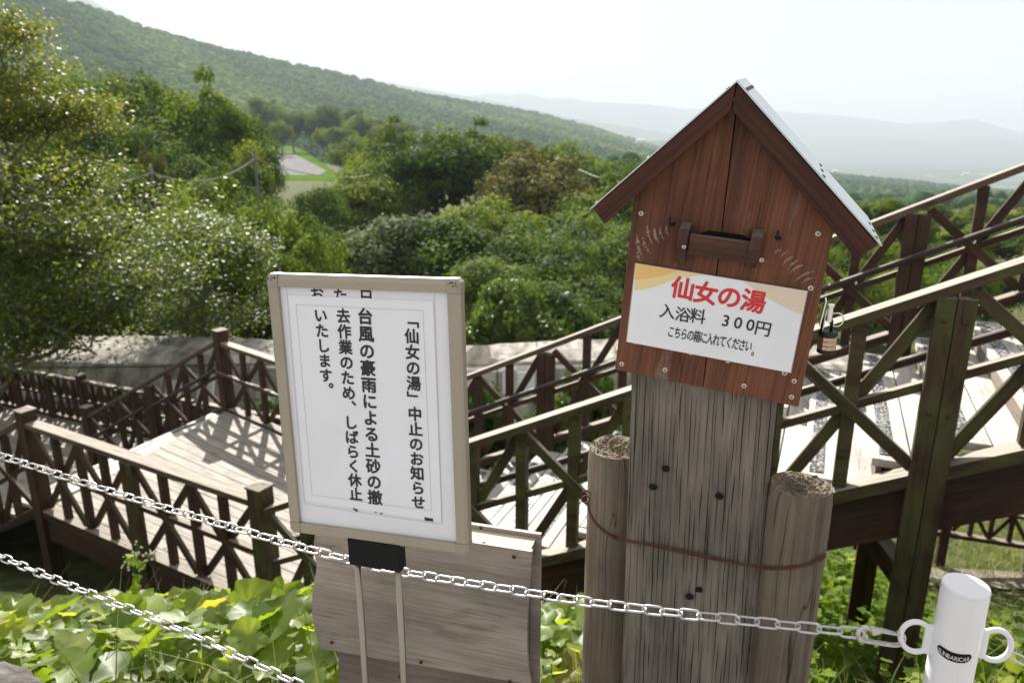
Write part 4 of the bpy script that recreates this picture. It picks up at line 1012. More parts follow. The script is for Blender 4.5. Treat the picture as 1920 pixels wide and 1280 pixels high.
M['handrail'] = wood('brown plastic handrail', (.022, .013, .010), (.05, .030, .024), top=(.22, .19, .16), crack=.2, rough=.45)

def long_rail(root, p0, p1, H, mat, rw=.115):
    d = Vector(p1) - Vector(p0); mb = MB(); n = 8; sd = Vector((-d.y, d.x, 0)).normalized()
    mb.shear(p0, p1, sd, rw, H - .048, H); build('top_rail', mb, M[mat], root, bevel=.004)
deck = thing('landing_deck', 'bleached plank landing deck striped with railing shadows at the foot of the long stairs', 'deck', (PA + PD) / 2)
def planks(root, quad, z, wid, name, mat, th=.04, gap=.008, along=0):
    a, b, c, d = quad; mb = MB(); L1 = ((d - a).length + (c - b).length) / 2; n = max(2, int(L1 / wid))
    for i in range(n):
        f0, f1 = i / n, (i + 1) / n - gap / L1
        q = [a.lerp(d, f0), b.lerp(c, f0), b.lerp(c, f1), a.lerp(d, f1)]; zz = z + random.uniform(-.0015, .0015)
        q = [Vector((p.x, p.y, zz)) for p in q]; ln = (q[1] - q[0]).length; o = (random.uniform(0, 90), random.uniform(0, 90))
        vs = q + [p - Z3 * th for p in q]; w_ = wid / 2
        gs = [(o[0], o[1], 0), (o[0] + ln, o[1], 0), (o[0] + ln, o[1] + wid, 0), (o[0], o[1] + wid, 0)]; gs += [(x, y, .04) for x, y, _ in gs]
        mb.add(vs, [(0, 1, 2, 3), (7, 6, 5, 4)] + [((i2 + 1) % 4, i2, i2 + 4, (i2 + 1) % 4 + 4) for i2 in range(4)], gs)
    return build(name, mb, M[mat], root)
q = [PA + VD * .02, PC - VD * .02 , PD - VD * .02, PB + VD * .02]
planks(deck, [PA, PB, PD, PC], -1.872, .115, 'decking', 'deck')
for a, b in ((PA, PB), (PB, PD), (PC, PD), (PA, PC)):
    d_ = (b - a).normalized(); mb = MB(); mb.beam(a + Z3 * -.19 + d_ * .07, b + Z3 * -.19 - d_ * .07, .06, .22, side=Vector((-d_.y, d_.x, 0))); build('joist', mb, M['fence'], deck, bevel=.004)
for f in (.25, .5, .75):
    mb = MB(); mb.beam(PA.lerp(PC, f) - Z3 * .20, PB.lerp(PD, f) - Z3 * .20, .06, .16); build('joist', mb, M['fence'], deck)

r = thing('deck_railing', 'brown crossed railing on the near side of the landing deck with pale worn top rail', 'railing', PA, 'railings of the stairs and decks')
dAB = (PB - PA).normalized()
cap_post(r, PA, -3.3, -.89, ang=dAB); cap_post(r, PB, -3.0, -.89, .128, ang=dAB, mat='fence_green')
pm = PA.lerp(PB, .5); twin_post(r, pm, -3.1, -1.03, dAB, -1, 'fence_green')
railing(r, PA + dAB * .064, pm - dAB * .04, .87, 2, top=False); railing(r, pm + dAB * .04, PB - dAB * .064, .87, 2, top=False)
long_rail(r, PA + dAB * .064, PB - dAB * .064, .87, 'fence_grey')
r = thing('deck_railing', 'brown crossed railing on the far side of the landing deck beside its tallest corner post', 'railing', PC, 'railings of the stairs and decks')
dCD = (PD - PC).normalized(); cap_post(r, PC, -4.4, -.85, .135, ang=dCD); cap_post(r, PD, -3.6, -.85, .135, ang=dCD)
pm = PC.lerp(PD, .5); twin_post(r, pm, -3.6, -1.03, dCD, 1, 'fence')
railing(r, PC + dCD * .068, pm - dCD * .04, .87, 2, hand=-1, top=False); railing(r, pm + dCD * .04, PD - dCD * .068, .87, 2, hand=-1, top=False)
long_rail(r, PC + dCD * .068, PD - dCD * .068, .87, 'fence_grey')

def at_s(p, s, z=0): return Vector((p.x, p.y, p.z)) + UD * s + Z3 * (SL * s + z)
SBn = Vector((-1.751, 4.621, -1.038 - .87)); SDf = Vector((PD.x, PD.y, -.925 - .87))
bay = .645
r = thing('stair_railing', 'near mossy brown crossed railing climbing the long stairs between the notice stand and right edge', 'railing', SBn, 'railings of the stairs and decks')
cuts = [0, 1.31, 2.63, 3.96, 5.27, 6.55]
for a, b in zip(cuts, cuts[1:]):
    railing(r, at_s(SBn, a + (.04 if a else .07)), at_s(SBn, b - .04), .87, 2, 'fence_green', 'fence_green', hand=1, handz=.60, top=False)
long_rail(r, at_s(SBn, .07), at_s(SBn, 6.6), .87, 'fence_green')
for s_ in cuts[1:]:
    p = at_s(SBn, s_); twin_post(r, p, float(Gz(p.x, p.y)) - .25, p.z + .87 - .049 - .02, UD, -1, 'fence_green')
r = thing('stair_railing', 'far brown crossed railing of the stairs with a round handrail against the valley', 'railing', SDf, 'railings of the stairs and decks')
cutf = [0.05, 1.40, 2.72, 4.02, 5.34, 6.66]
for a, b in zip(cutf, cutf[1:]):
    railing(r, at_s(SDf, a + (.04 if a > .1 else .07)), at_s(SDf, b - .04), .87, 2, 'fence', 'fence_grey', hand=-1, handz=.60, top=False)
long_rail(r, at_s(SDf, .07), at_s(SDf, 6.7), .87, 'fence_grey')
for s_ in cutf[1:]:
    p = at_s(SDf, s_); twin_post(r, p, float(Gz(p.x, p.y)) - .25, p.z + .80, UD, -1, 'fence')
st_ = thing('timber_stairs', 'long straight timber stairs with bleached treads and chequered grip strips climbing to the right', 'stairs', SBn)
wS = (SDf - SBn).dot(VD)
def flight(root, o, s0, n, run, rise, z0, v0, v1, dirn=UD, vd=VD):
    for i in range(n):
        s = s0 + i * run; z = z0 + (i + 1) * rise
        c = lambda ss, zz: Vector((o.x, o.y, zz)) + dirn * ss + vd * ((v0 + v1) / 2)
        mb = MB(); hw = vd * ((v1 - v0) / 2); w2 = run / 2 - .008
        for k in (0, 1): mb.hexa(c(s + run * (.25 + .5 * k) + (.004 if k else -.012), z - .02), hw, dirn * (w2 / 2 + .0015 + (.012 if not k else 0)), Z3 * .02)
        t = build('tread', mb, M['tread'], root, bevel=.003)
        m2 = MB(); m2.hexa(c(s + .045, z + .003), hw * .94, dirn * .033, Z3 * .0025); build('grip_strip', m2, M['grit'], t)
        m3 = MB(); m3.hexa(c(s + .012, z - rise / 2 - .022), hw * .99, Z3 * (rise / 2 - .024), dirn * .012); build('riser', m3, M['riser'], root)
flight(st_, SBn, .16, 21, .30, .1464, -1.90, .08, wS - .10)
for off, nm in ((.035, 'n'), (wS - .03, 'f')):
    mb = MB(); mb.shear(SBn + UD * .1 + Z3 * .05 + VD * off, at_s(SBn, 6.5) + VD * off, VD, .055, -.34, -.085); build('stringer', mb, M['fence'], st_, bevel=.004)
mb = MB(); mb.shear(SBn + UD * .1 + Z3 * .05 + VD * wS * .5, at_s(SBn, 6.5) + VD * wS * .5, VD, .06, -.36, -.14); build('stringer', mb, M['fence'], st_)
for s_ in (3.45, 4.1):
    p = at_s(SBn, s_) + VD * (wS - .15 if s_ < 4 else .9); mb = MB(); zg = float(Gz(p.x, p.y)) - .2; mb.hexa(Vector((p.x, p.y, (zg + p.z - .3) / 2)), Z3 * ((p.z - .3 - zg) / 2), UD * .055, VD * .055); build('support_post', mb, M['fence'], st_, bevel=.004)
e1 = ud(1640, 1010, 4.05); e2 = ud(1712, 1105, 3.75); mb = MB(); mb.beam(e1, e2, .09, .12); build('brace', mb, M['fence_grey'], st_, bevel=.005)

# lower flight, walkway and its railing at the left
SL2 = .52; PE = Vector((PC.x, PC.y, -1.85)) - UD * 2.65 - Z3 * (2.65 * SL2 - .02); 
r = thing('stair_railing', 'brown crossed railing with handrail descending from the landing deck to the walkway at the left', 'railing', PC - UD * .1, 'railings of the stairs and decks')
cap_post(r, PE, -4.8, PE.z + .96, .125)
pm = PC.lerp(PE, .5); railing(r, PC - UD * .07, pm + UD * .04, .87, 2, hand=1, top=False); railing(r, pm - UD * .04, PE + UD * .063, .87, 2, hand=1, top=False)
long_rail(r, PC - UD * .07, PE + UD * .063, .87, 'fence_grey')
twin_post(r, pm, -4.6, pm.z + .8, UD, -1, 'fence')
PG = PA - UD * 2.65 - Z3 * (2.65 * SL2 - .02)
r = thing('stair_railing', 'brown crossed railing running down from the leftmost capped post out of the left edge', 'railing', PA - UD * .1, 'railings of the stairs and decks')
pm = PA.lerp(PG, .5); railing(r, PA - UD * .07, pm + UD * .04, .87, 2, top=False); railing(r, pm - UD * .04, PG + UD * .063, .87, 2, top=False); long_rail(r, PA - UD * .07, PG + UD * .063, .87, 'fence_grey'); cap_post(r, PG, -4.3, PG.z + .96, .125)
twin_post(r, pm, -4.3, pm.z + .8, UD, -1, 'fence')
st2 = thing('timber_stairs', 'short lower flight of timber stairs going down left from the landing deck', 'stairs', PA - UD * .2)
wL = (PC - PA).dot(VD)
flight(st2, Vector((PA.x, PA.y, 0)) - UD * 2.75, 0, 8, .32, .163, PE.z - .02, .08, wL - .08)
wd = thing('walkway_deck', 'shaded plank walkway deck at the left below the lower stairs', 'deck', PE)
zw = PE.z - .03; F0 = uz(152, 712, PE.z + .75); FL = lambda s: Vector((F0.x, F0.y, zw)) + UD * s
q0 = PG - UD * 0 - VD * .1; planks(wd, [Vector((*(q0 - UD * 6).xy, zw)), Vector((*q0.xy, zw)), FL(.2 + (q0 - F0).dot(UD)), FL(-6 + (q0 - F0).dot(UD))], zw, .12, 'decking', 'deck')
planks(wd, [Vector((*PE.xy, zw)) + VD * .06, Vector((*PE.xy, zw)) + UD * 4 + VD * .06, FL(4 + (PE - F0).dot(UD)), FL((PE - F0).dot(UD))], zw - .002, .12, 'decking', 'deck')
r = thing('walkway_railing', 'low brown crossed railing on the far side of the walkway at the left edge', 'railing', FL(0), 'railings of the stairs and decks')
fcuts = [-5.2, -4.3, -3.4, -2.5, -1.66, -.83, 0, .83, 1.66, 2.5, 3.4, 4.3]
for a, b in zip(fcuts, fcuts[1:]): railing(r, FL(a + .05) + Z3 * .06, FL(b - .05) + Z3 * .06, .72, 2, sc=.85)
for s_ in fcuts:
    p = FL(s_)
    if abs(s_) < .01: cap_post(r, p, zw - 1.2, zw + .86, .115)
    else: twin_post(r, p, zw - 1.2, zw + .74, UD, -1, 'fence')

# low path fence seen under the stairs at the right
fa = Vector(uz(1766, 1028, -2.90)); fb_ = Vector(uz(1920, 1052, -2.90)); fd = (fb_ - fa); fd.z = 0; fd.normalize(); Lf = .83
r = thing('path_fence', 'low brown crossed fence beside the path seen below the stairs at the right', 'fence', fa)
for i in range(-2, 4):
    a = fa + fd * (Lf * i); b = a + fd * Lf
    for p in (a, b): p.z = -2.70
    railing(r, a + fd * .05, b - fd * .05, .62, 2, 'fence', 'fence_grey', sc=.72)
    mb = MB(); mb.hexa(Vector((a.x, a.y, -2.58)), Z3 * .52, fd * .045, Vector((-fd.y, fd.x, 0)) * .045); build('post', mb, M['fence'], r, bevel=.003)
pv = Vector((fd.y, -fd.x, 0))
pth = [fa - fd * .5 + pv * .06, fa + fd * 6 + pv * .06, fa + fd * 6 + pv * .55, fa - fd * .5 + pv * .55]
n = 40; vs = []
for i in range(n + 1):
    for k in range(5):
        p = pth[0].lerp(pth[1], i / n).lerp(pth[3].lerp(pth[2], i / n), k / 4); vs.append((p.x, p.y, float(Gz(p.x, p.y)) + .03))
tag(link('path', npmesh('path', vs, [(i * 5 + k, i * 5 + k + 1, (i + 1) * 5 + k + 1, (i + 1) * 5 + k) for i in range(n) for k in range(4)], M['path'])), kind='structure')

# ------------------------------------------------------------------ old concrete retaining wall in the dip
wall = thing('retaining_wall', 'long pale weathered concrete retaining wall across the dip behind the decks', 'wall', (-2, 15, -5))
xs = np.linspace(-15, 7.5, 91); rg = np.random.default_rng(21); vs = []; gs = []
prof = [(1.9, -3.25), (1.6, -3.10), (.25, -3.12), (0, -3.22), (-.35, -3.85), (-.75, -4.7), (-1.15, -5.8)]
for i, x in enumerate(xs):
    cy = 14.25 + .012 * (x + 3) ** 2 * .35 + .12 * math.sin(x * .8)
    rib = .10 if (i % 12) in (0, 1) else 0
    for j, (a, z) in enumerate(prof):
        vs.append((x, cy + a - (rib if j > 3 else 0) + rg.normal(0, .012), z + rg.normal(0, .014) + .06 * math.sin(x * .55) - .012 * x))
k = len(prof); fs = [(i * k + j, (i + 1) * k + j, (i + 1) * k + j + 1, i * k + j + 1) for i in range(len(xs) - 1) for j in range(k - 1)]
mb = MB(); mb.add([Vector(v) for v in vs], [f[::-1] for f in fs]); build('concrete_face', mb, M['concrete'], wall)
for px, py, w, h in ((888, 712, 34, 46), (948, 712, 12, 46), (986, 716, 32, 44), (1092, 705, 42, 30), (390, 735, 30, 50), (330, 730, 26, 40)):
    c = ud(px, py, 14.6); mb = MB(); c.y = c.y
    t_ = Vector((0, -.45, -.89)); mb.hexa(c + Vector((0, -.12, 0)), Vector((w * .0053, 0, 0)), t_ * (h * .0055), Vector((0, -.89, .45)) * .05); build('panel', mb, M['concrete_pale'], wall, bevel=.02)

# ------------------------------------------------------------------ clearing with a car park, house, poles, far buildings
def sheet(name, pts, z, mat):
    p = [(uz(x, y, z)) for x, y in pts]; me = bpy.data.meshes.new(name); me.from_pydata([tuple(v) for v in p], [], [tuple(range(len(p)))]); me.materials.append(M[mat]); me.update()
    return tag(link(name, me), kind='structure')
sheet('meadow', [(470, 264), (520, 262), (575, 285), (640, 330), (700, 360), (440, 372), (440, 330), (470, 300)], -8.9, 'meadow')
sheet('car_park', [(470, 286), (545, 285), (612, 320), (600, 328), (500, 328), (450, 328)], -8.88, 'asphalt')
sheet('road', [(440, 366), (530, 366), (520, 378), (440, 378)], -8.87, 'asphalt')
hz = uz(566, 262, -8.9); hs_ = thing('house', 'tiny white house with a pale blue roof beyond the car park clearing', 'house', hz)
mb = MB(); mb.hexa(hz + Vector((0, 0, 1.8)), Vector((3, 0, 0)), Vector((0, 3, 0)), Vector((0, 0, 1.8))); build('wall', mb, M['housewall'], hs_)
mb = MB(); mb.prism([hz + Vector(p) for p in ((-3.4, -3.4, 3.62), (3.4, -3.4, 3.62), (3.4, 0, 5.4), (-3.4, 0, 5.4))], Vector((0, 0, .15))); mb.prism([hz + Vector(p) for p in ((-3.4, 3.4, 3.62), (3.4, 3.4, 3.62), (3.4, .02, 5.4), (-3.4, .02, 5.4))], Vector((0, 0, .15))); build('roof', mb, M['houseroof'], hs_)
poles = []
for px, py, d, nm in ((284, 326, 36, 'grey utility pole among the dark trees left of the clearing'), (478, 300, 39, 'grey utility pole at the left edge of the car park clearing')):
    t_ = ud(px, py, d); zg = float(Gz(t_.x, t_.y)); p = thing('utility_pole', nm, 'utility pole', (t_.x, t_.y, zg)); poles.append(t_)
    mb = MB(); mb.tube([Vector((t_.x, t_.y, zg)), t_ + Z3 * .5], [.08, .055], 10); build('shaft', mb, M['pole'], p, smooth=True)
    mb = MB(); mb.hexa(t_, Vector((.35, .05, 0)), Vector((-.005, .03, 0)), Z3 * .035); build('crossarm', mb, M['pole'], p)
def cable(name, label, a, b, sag, r=.03):
    mb = MB(); mb.tube([a.lerp(b, i / 20) - Z3 * (sag * 4 * (i / 20) * (1 - i / 20)) for i in range(21)], r, 5); tag(build(name, mb, M['wire'], None, loc=a), label, 'cable')
cable('overhead_cable', 'sagging pale cable strung between the two grey utility poles', poles[0] + Z3 * .06, poles[1] + Z3 * .06, .75, .055)
cable('overhead_cable', 'thin cable running right from the pole by the car park clearing', poles[1] + Z3 * .06, ud(705, 325, 60), .6, .025)
cable('overhead_cable', 'cable disappearing into the trees left of the first utility pole', poles[0] + Z3 * .06, ud(40, 330, 32), .5, .03)
cable('overhead_cable', 'pair of faint wires among the trees left of the red brown money box', ud(1075, 312, 60), ud(1185, 345, 52), .25, .02)
for i, (px, py, d, w, nm) in enumerate(((1612, 341, 1150, 4.5, 'white far building on the hazy forest edge just right of the metal roof'), (1810, 327, 1900, 8, 'bright white far building on the hazy plain near the upper right'), (1566, 322, 1300, 5, 'pale far building touching the metal roof edge'), (1200, 265, 1500, 8, 'pale roofed far building on the hill foot left of the metal roof'))):
    c = ud(px, py, d); t_ = thing('far_building', nm, 'building', c, None); mb = MB(); mb.hexa(c, Vector((w, 0, 0)), Vector((0, w * .6, 0)), Z3 * (w * .28)); build('wall', mb, M['housewall'], t_)
    mb = MB(); mb.prism([c + Vector((-w * 1.05, -w * .65, w * .285)), c + Vector((w * 1.05, -w * .65, w * .285)), c + Vector((w * 1.05, 0, w * .6)), c + Vector((-w * 1.05, 0, w * .6))], Z3 * .2); mb.prism([c + Vector((-w * 1.05, w * .65, w * .285)), c + Vector((w * 1.05, w * .65, w * .285)), c + Vector((w * 1.05, .01, w * .6)), c + Vector((-w * 1.05, .01, w * .6))], Z3 * .2); build('roof', mb, M['housewall'], t_)

# ------------------------------------------------------------------ leaves, crowns, trees
def leaf_quads(pos, nrm, size, elong=1.5):
    n = len(pos); nrm = nrm / (np.linalg.norm(nrm, axis=1, keepdims=True) + 1e-9)
    r = NR.normal(size=(n, 3)); a = np.cross(nrm, r); a /= (np.linalg.norm(a, axis=1, keepdims=True) + 1e-9); b = np.cross(nrm, a)
    s = (size * NR.uniform(.7, 1.3, n))[:, None]
    fold = nrm * s * .12
    V = np.stack([pos - a * s * elong * .5, pos - b * s * .42 + fold, pos + a * s * elong * .5, pos + b * s * .42 + fold], 1)
    return V.reshape(-1, 3), np.arange(4 * n).reshape(n, 4)
def crown_proto(seed, nclump=60, per=190, leaf=.024, shape=(.40, .40, .39), zc=.58, flat=.85, mat='leaf_wood', cr=(.085, .17), elong=1.5, core=500):
    global NR
    NR = np.random.default_rng(seed)
    d = NR.normal(size=(nclump, 3)); d[:, 2] = np.abs(d[:, 2]) * .9 - .25; d /= np.linalg.norm(d, axis=1, keepdims=True)
    rr = NR.uniform(.55, 1.08, nclump) * (1 + .16 * np.sin(d[:, 0] * 5 + seed) * np.cos(d[:, 1] * 4))
    c = d * rr[:, None] * np.array(shape) + np.array([0, 0, zc])
    rad = NR.uniform(*cr, nclump)
    ci = np.repeat(np.arange(nclump), per); n = len(ci)
    q = NR.normal(size=(n, 3)); q[:, 2] = np.abs(q[:, 2]) - .35; q /= np.linalg.norm(q, axis=1, keepdims=True)
    p = c[ci] + q * (rad[ci] * NR.uniform(.55, 1.12, n))[:, None] * np.array([1, 1, flat])
    nrm = q * .7 + d[ci] * .3 + np.array([0, 0, .38]) + NR.normal(size=(n, 3)) * .42
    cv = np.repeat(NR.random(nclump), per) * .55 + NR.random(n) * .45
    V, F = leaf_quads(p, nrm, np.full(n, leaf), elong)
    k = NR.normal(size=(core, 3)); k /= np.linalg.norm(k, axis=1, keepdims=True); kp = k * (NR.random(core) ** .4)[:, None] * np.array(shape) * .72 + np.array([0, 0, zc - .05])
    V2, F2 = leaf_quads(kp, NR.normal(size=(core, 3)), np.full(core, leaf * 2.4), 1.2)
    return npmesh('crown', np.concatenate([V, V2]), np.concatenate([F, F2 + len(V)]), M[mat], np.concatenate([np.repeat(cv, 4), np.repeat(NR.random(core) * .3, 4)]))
def trunk_proto(seed, top=.62, r=.022, limbs=7):
    rr = random.Random(seed); mb = MB()
    p = [Vector((rr.uniform(-.015, .015) * i, rr.uniform(-.015, .015) * i, top * i / 6 - .02)) for i in range(7)]
    mb.tube(p, [r * (1.25 - .13 * i) for i in range(7)], 8)
    for i in range(limbs):
        b = p[2 + i % 4]; a = rr.uniform(0, 6.28); L = rr.uniform(.18, .34)
        mb.tube([b, b + Vector((math.cos(a) * L * .5, math.sin(a) * L * .5, L * .35)), b + Vector((math.cos(a) * L, math.sin(a) * L, L * .75))], [r * .5, r * .33, r * .12], 6)
    me = bpy.data.meshes.new('trunk'); me.from_pydata([tuple(v) for v in mb.v], [], mb.f); me.materials.append(M['bark']); me.polygons.foreach_set('use_smooth', [True] * len(me.polygons)); return me
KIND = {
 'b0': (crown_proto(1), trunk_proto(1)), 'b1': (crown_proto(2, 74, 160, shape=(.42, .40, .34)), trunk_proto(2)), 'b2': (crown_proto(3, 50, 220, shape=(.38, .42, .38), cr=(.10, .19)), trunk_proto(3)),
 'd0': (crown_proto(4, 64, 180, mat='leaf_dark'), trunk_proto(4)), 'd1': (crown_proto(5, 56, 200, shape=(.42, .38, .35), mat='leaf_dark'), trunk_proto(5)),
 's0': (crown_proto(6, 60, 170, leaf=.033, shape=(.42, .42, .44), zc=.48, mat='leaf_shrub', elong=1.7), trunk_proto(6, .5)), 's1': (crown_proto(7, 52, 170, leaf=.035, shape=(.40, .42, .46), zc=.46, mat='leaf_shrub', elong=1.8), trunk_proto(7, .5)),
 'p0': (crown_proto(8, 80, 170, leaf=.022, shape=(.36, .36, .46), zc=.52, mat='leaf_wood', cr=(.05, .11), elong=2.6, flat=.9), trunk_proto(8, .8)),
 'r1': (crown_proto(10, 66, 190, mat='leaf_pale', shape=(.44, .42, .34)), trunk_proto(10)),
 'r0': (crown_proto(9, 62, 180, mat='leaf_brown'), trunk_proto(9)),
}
NT = [0]
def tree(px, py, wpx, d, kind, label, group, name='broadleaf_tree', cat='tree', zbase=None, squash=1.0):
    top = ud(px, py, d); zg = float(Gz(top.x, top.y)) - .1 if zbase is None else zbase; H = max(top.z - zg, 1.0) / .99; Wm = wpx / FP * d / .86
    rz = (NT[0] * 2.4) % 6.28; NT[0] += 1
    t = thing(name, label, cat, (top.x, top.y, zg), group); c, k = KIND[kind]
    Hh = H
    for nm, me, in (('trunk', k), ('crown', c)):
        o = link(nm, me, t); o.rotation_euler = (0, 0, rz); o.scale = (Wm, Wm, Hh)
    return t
GA = 'trees of the dark grove left of the clearing'; GB = 'trees of the valley wood in the middle'; GC = 'trees behind the retaining wall'; GD = 'trees below the stairs at the right'
words = {'b0': 'mid green broadleaf tree', 'b1': 'sunny green broadleaf tree', 'b2': 'rounded green broadleaf tree', 'd0': 'dark green broadleaf tree', 'd1': 'deep shaded broadleaf tree', 's0': 'pale leafy small tree', 's1': 'bright leafy small tree', 'p0': 'upright bushy tree', 'r0': 'brownish green broadleaf tree', 'r1': 'pale grey green broadleaf tree'}
def grove(lst, group, where, name='broadleaf_tree'):
    for row in lst: tree(row[0], row[1], row[2], row[3], row[4], words[row[4]] + ' ' + (row[5] if len(row) > 5 else where), group, name)
grove([
 (165, 118, 150, 66, 'd1', 'at the upper left end of the dark grove'), (285, 148, 180, 62, 'b2', 'rising highest in the middle of the dark grove'), (385, 168, 160, 60, 'b0', 'near the right shoulder of the dark grove'),
 (448, 215, 130, 56, 'd0', 'stepping down at the right of the dark grove'), (335, 225, 200, 54, 'd1', 'in the heart of the dark grove'), (225, 215, 170, 54, 'b1', 'behind the yellowing tree in the dark grove'),
 (452, 262, 96, 52, 'b1', 'at the right end of the dark grove touching the car park'), (140, 235, 170, 50, 'd0', 'just right of the yellowing treetop'), (415, 285, 150, 50, 'd1', 'above the sagging cable'),
 (287, 288, 75, 47, 'r0', 'standing over the first utility pole'), (345, 310, 150, 49, 'd0', 'under the heart of the dark grove'), (215, 300, 150, 46, 'd1', 'low in the dark grove left of the first utility pole'), (492, 330, 50, 55, 'b2', 'small and ragged beside the car park pole'),
 (60, 150, 160, 75, 'd0', 'half hidden by the yellowing treetop'), (440, 345, 150, 46, 'd1', 'at the foot of the dark grove below the cable'), (360, 350, 130, 44, 'd0', 'low between the two utility poles')], GA, '')
for row in ((490, 190, 100, 330, 'd0', 'far behind the car park, leftmost'), (545, 203, 90, 345, 'd1', 'far behind the car park by the tiny house'), (610, 202, 110, 340, 'd0', 'on the far skyline behind the tiny house'), (675, 215, 110, 320, 'b0', 'on the far skyline right of the tiny house'), (525, 226, 70, 300, 'b1', 'standing left of the tiny house'), (740, 224, 110, 290, 'd1', 'on the far skyline above the big dark tree'),
 (580, 206, 80, 350, 'd1', 'far behind, between the tiny house and the hill'), (655, 208, 90, 345, 'd0', 'far behind and right of the tiny house'), (710, 220, 90, 320, 'd1', 'far behind, left of the big dark tree'), (515, 200, 80, 350, 'b0', 'far behind, second from the left'),
 (604, 240, 60, 290, 'b1', 'immediately right of the tiny house'), (455, 215, 90, 300, 'd0', 'far behind the shoulder of the dark grove'), (640, 236, 90, 260, 'b2', 'along the right side of the meadow')):
    tree(row[0], row[1], row[2] * .62, row[3], row[4], words[row[4]] + ' ' + row[5], GB, 'broadleaf_tree', zbase=-8.5)
grove([
 (735, 238, 120, 95, 'b0', 'left behind the big dark tree'), (700, 285, 120, 80, 'b1', 'right of the car park corner'), (662, 262, 90, 130, 'd0', 'overhanging the car park corner'),
 (812, 236, 215, 62, 'd1', 'the biggest in the middle of the valley'), (742, 300, 130, 60, 'd0', 'under the left flank of the biggest tree'), (893, 245, 140, 80, 'b0', 'just right of the biggest tree'), (965, 262, 140, 84, 'r0', 'on the skyline in the middle of the valley'), (1045, 268, 140, 84, 'b2', 'on the skyline left of the metal roof'),
 (1003, 292, 220, 56, 'r0', 'broad, right of the biggest tree'), (1110, 300, 150, 68, 'b1', 'left of the faint wires'), (1172, 298, 130, 92, 'b1', 'behind the faint wires'), (1222, 335, 130, 72, 'b0', 'behind the left eave of the box'), (1145, 350, 180, 48, 'b0', 'under the faint wires'),
 (680, 322, 170, 58, 'b2', 'below the car park corner'), (598, 362, 130, 52, 'd0', 'below the meadow'), (905, 375, 200, 46, 'b2', 'in front of the biggest tree'), (1075, 392, 220, 40, 'd1', 'in the shaded middle of the valley'),
 (712, 412, 240, 34, 'r1', 'spreading pale above the notice stand'), (855, 425, 230, 34, 'd0', 'dark, above the right corner of the notice stand'), (1010, 440, 240, 32, 'd1', 'dark, over the pale small trees'), (1165, 440, 200, 34, 'd0', 'close to the left wall of the box'), (930, 500, 200, 28, 'd0', 'deep in shade behind the pale small trees'), (1100, 520, 200, 28, 'd1', 'deep in shade over the stair railing'), (600, 440, 150, 33, 'd0', 'above the left corner of the notice stand')], GB, '')
grove([
 (430, 375, 170, 24, 'b0', 'left of the tall corner post'), (520, 385, 150, 24.5, 'b1', 'behind the upper left corner of the notice stand'), (340, 360, 140, 23, 'b2', 'beyond the glittering tree'), (590, 440, 150, 23, 'b0', 'hidden partly by the left frame of the notice stand'), (470, 470, 150, 20.5, 'b2', 'leaning over the wall beside the corner post'), (370, 450, 150, 20, 'b1', 'over the wall at the edge of the glittering tree'), (250, 430, 170, 20, 'b0', 'in the shade of the glittering tree'), (540, 500, 130, 19.5, 'd0', 'dark over the wall by the notice frame'), (140, 450, 170, 20, 'd0', 'behind the lower glittering branches'), (30, 440, 170, 21, 'd1', 'at the left edge behind the glittering tree')], GC, '')
for px, py, w, d, k, lab in ((955, 512, 130, 19.0, 's0', 'pale rounded small tree behind the wall right of the notice stand'), (1062, 552, 130, 18.5, 's1', 'bright small tree behind the wall left of the price notice'), (905, 585, 80, 18.2, 's1', 'low bright bush behind the wall touching the notice frame'), (1130, 585, 100, 18.2, 's0', 'small leafy bush behind the wall by the left wall of the box'), (1010, 590, 130, 18.4, 's0', 'low pale bush between the two small trees behind the wall'), (760, 560, 170, 19, 's1', 'bush hidden behind the notice stand'), (650, 560, 150, 19, 's0', 'bush hidden behind the left of the notice stand')):
    tree(px, py, w, d, k, lab, 'bushes behind the wall', 'bush', 'bush')
for px, py, w, d, k, lab in ((900, 715, 110, 11.5, 's1', 'creeping bush below the wall seen through the stair railing'), (1110, 680, 110, 10.8, 's0', 'leafy bush behind the stair railing beside the box'), (1010, 735, 90, 10.8, 's1', 'small bush under the far stair railing'), (500, 745, 110, 12.2, 's1', 'bush behind the far deck railing'), (330, 770, 120, 12.5, 's0', 'bush behind the railing of the lower flight'), (200, 735, 120, 13.2, 's1', 'bush beyond the walkway railing')):
    tree(px, py, w, d, k, lab, 'bushes in the dip', 'bush', 'bush')
grove([
 (1600, 372, 110, 46, 'p0', 'at the right edge of the metal roof'), (1662, 374, 110, 50, 'p0', 'above the end of the far stair rail'), (1715, 400, 110, 52, 'p0', 'behind the twin post of the far stair railing'), (1590, 430, 130, 38, 'p0', 'below the right eave of the box'), (1660, 445, 140, 38, 'b1', 'under the far handrail'), (1745, 455, 130, 42, 'b1', 'in the gap of the far stair railing'),
 (1800, 430, 140, 56, 'p0', 'seen through the far stair railing'), (1870, 420, 140, 58, 'b1', 'near the right edge below the far rail'), (1925, 430, 140, 56, 'b2', 'at the right edge behind the far railing'), (1620, 510, 140, 28, 'b0', 'behind the padlock'), (1700, 500, 150, 30, 'b2', 'behind the mid rail of the far stair railing'), (1790, 490, 140, 34, 'b1', 'low behind the far stair railing'), (1870, 490, 140, 36, 'p0', 'low at the right behind the far railing'), (1540, 470, 120, 34, 'd0', 'hidden behind the box wall'), (1450, 480, 150, 34, 'd0', 'hidden behind the price notice'), (1330, 470, 160, 36, 'd1', 'hidden behind the box')], GD, '', 'leafy_tree')
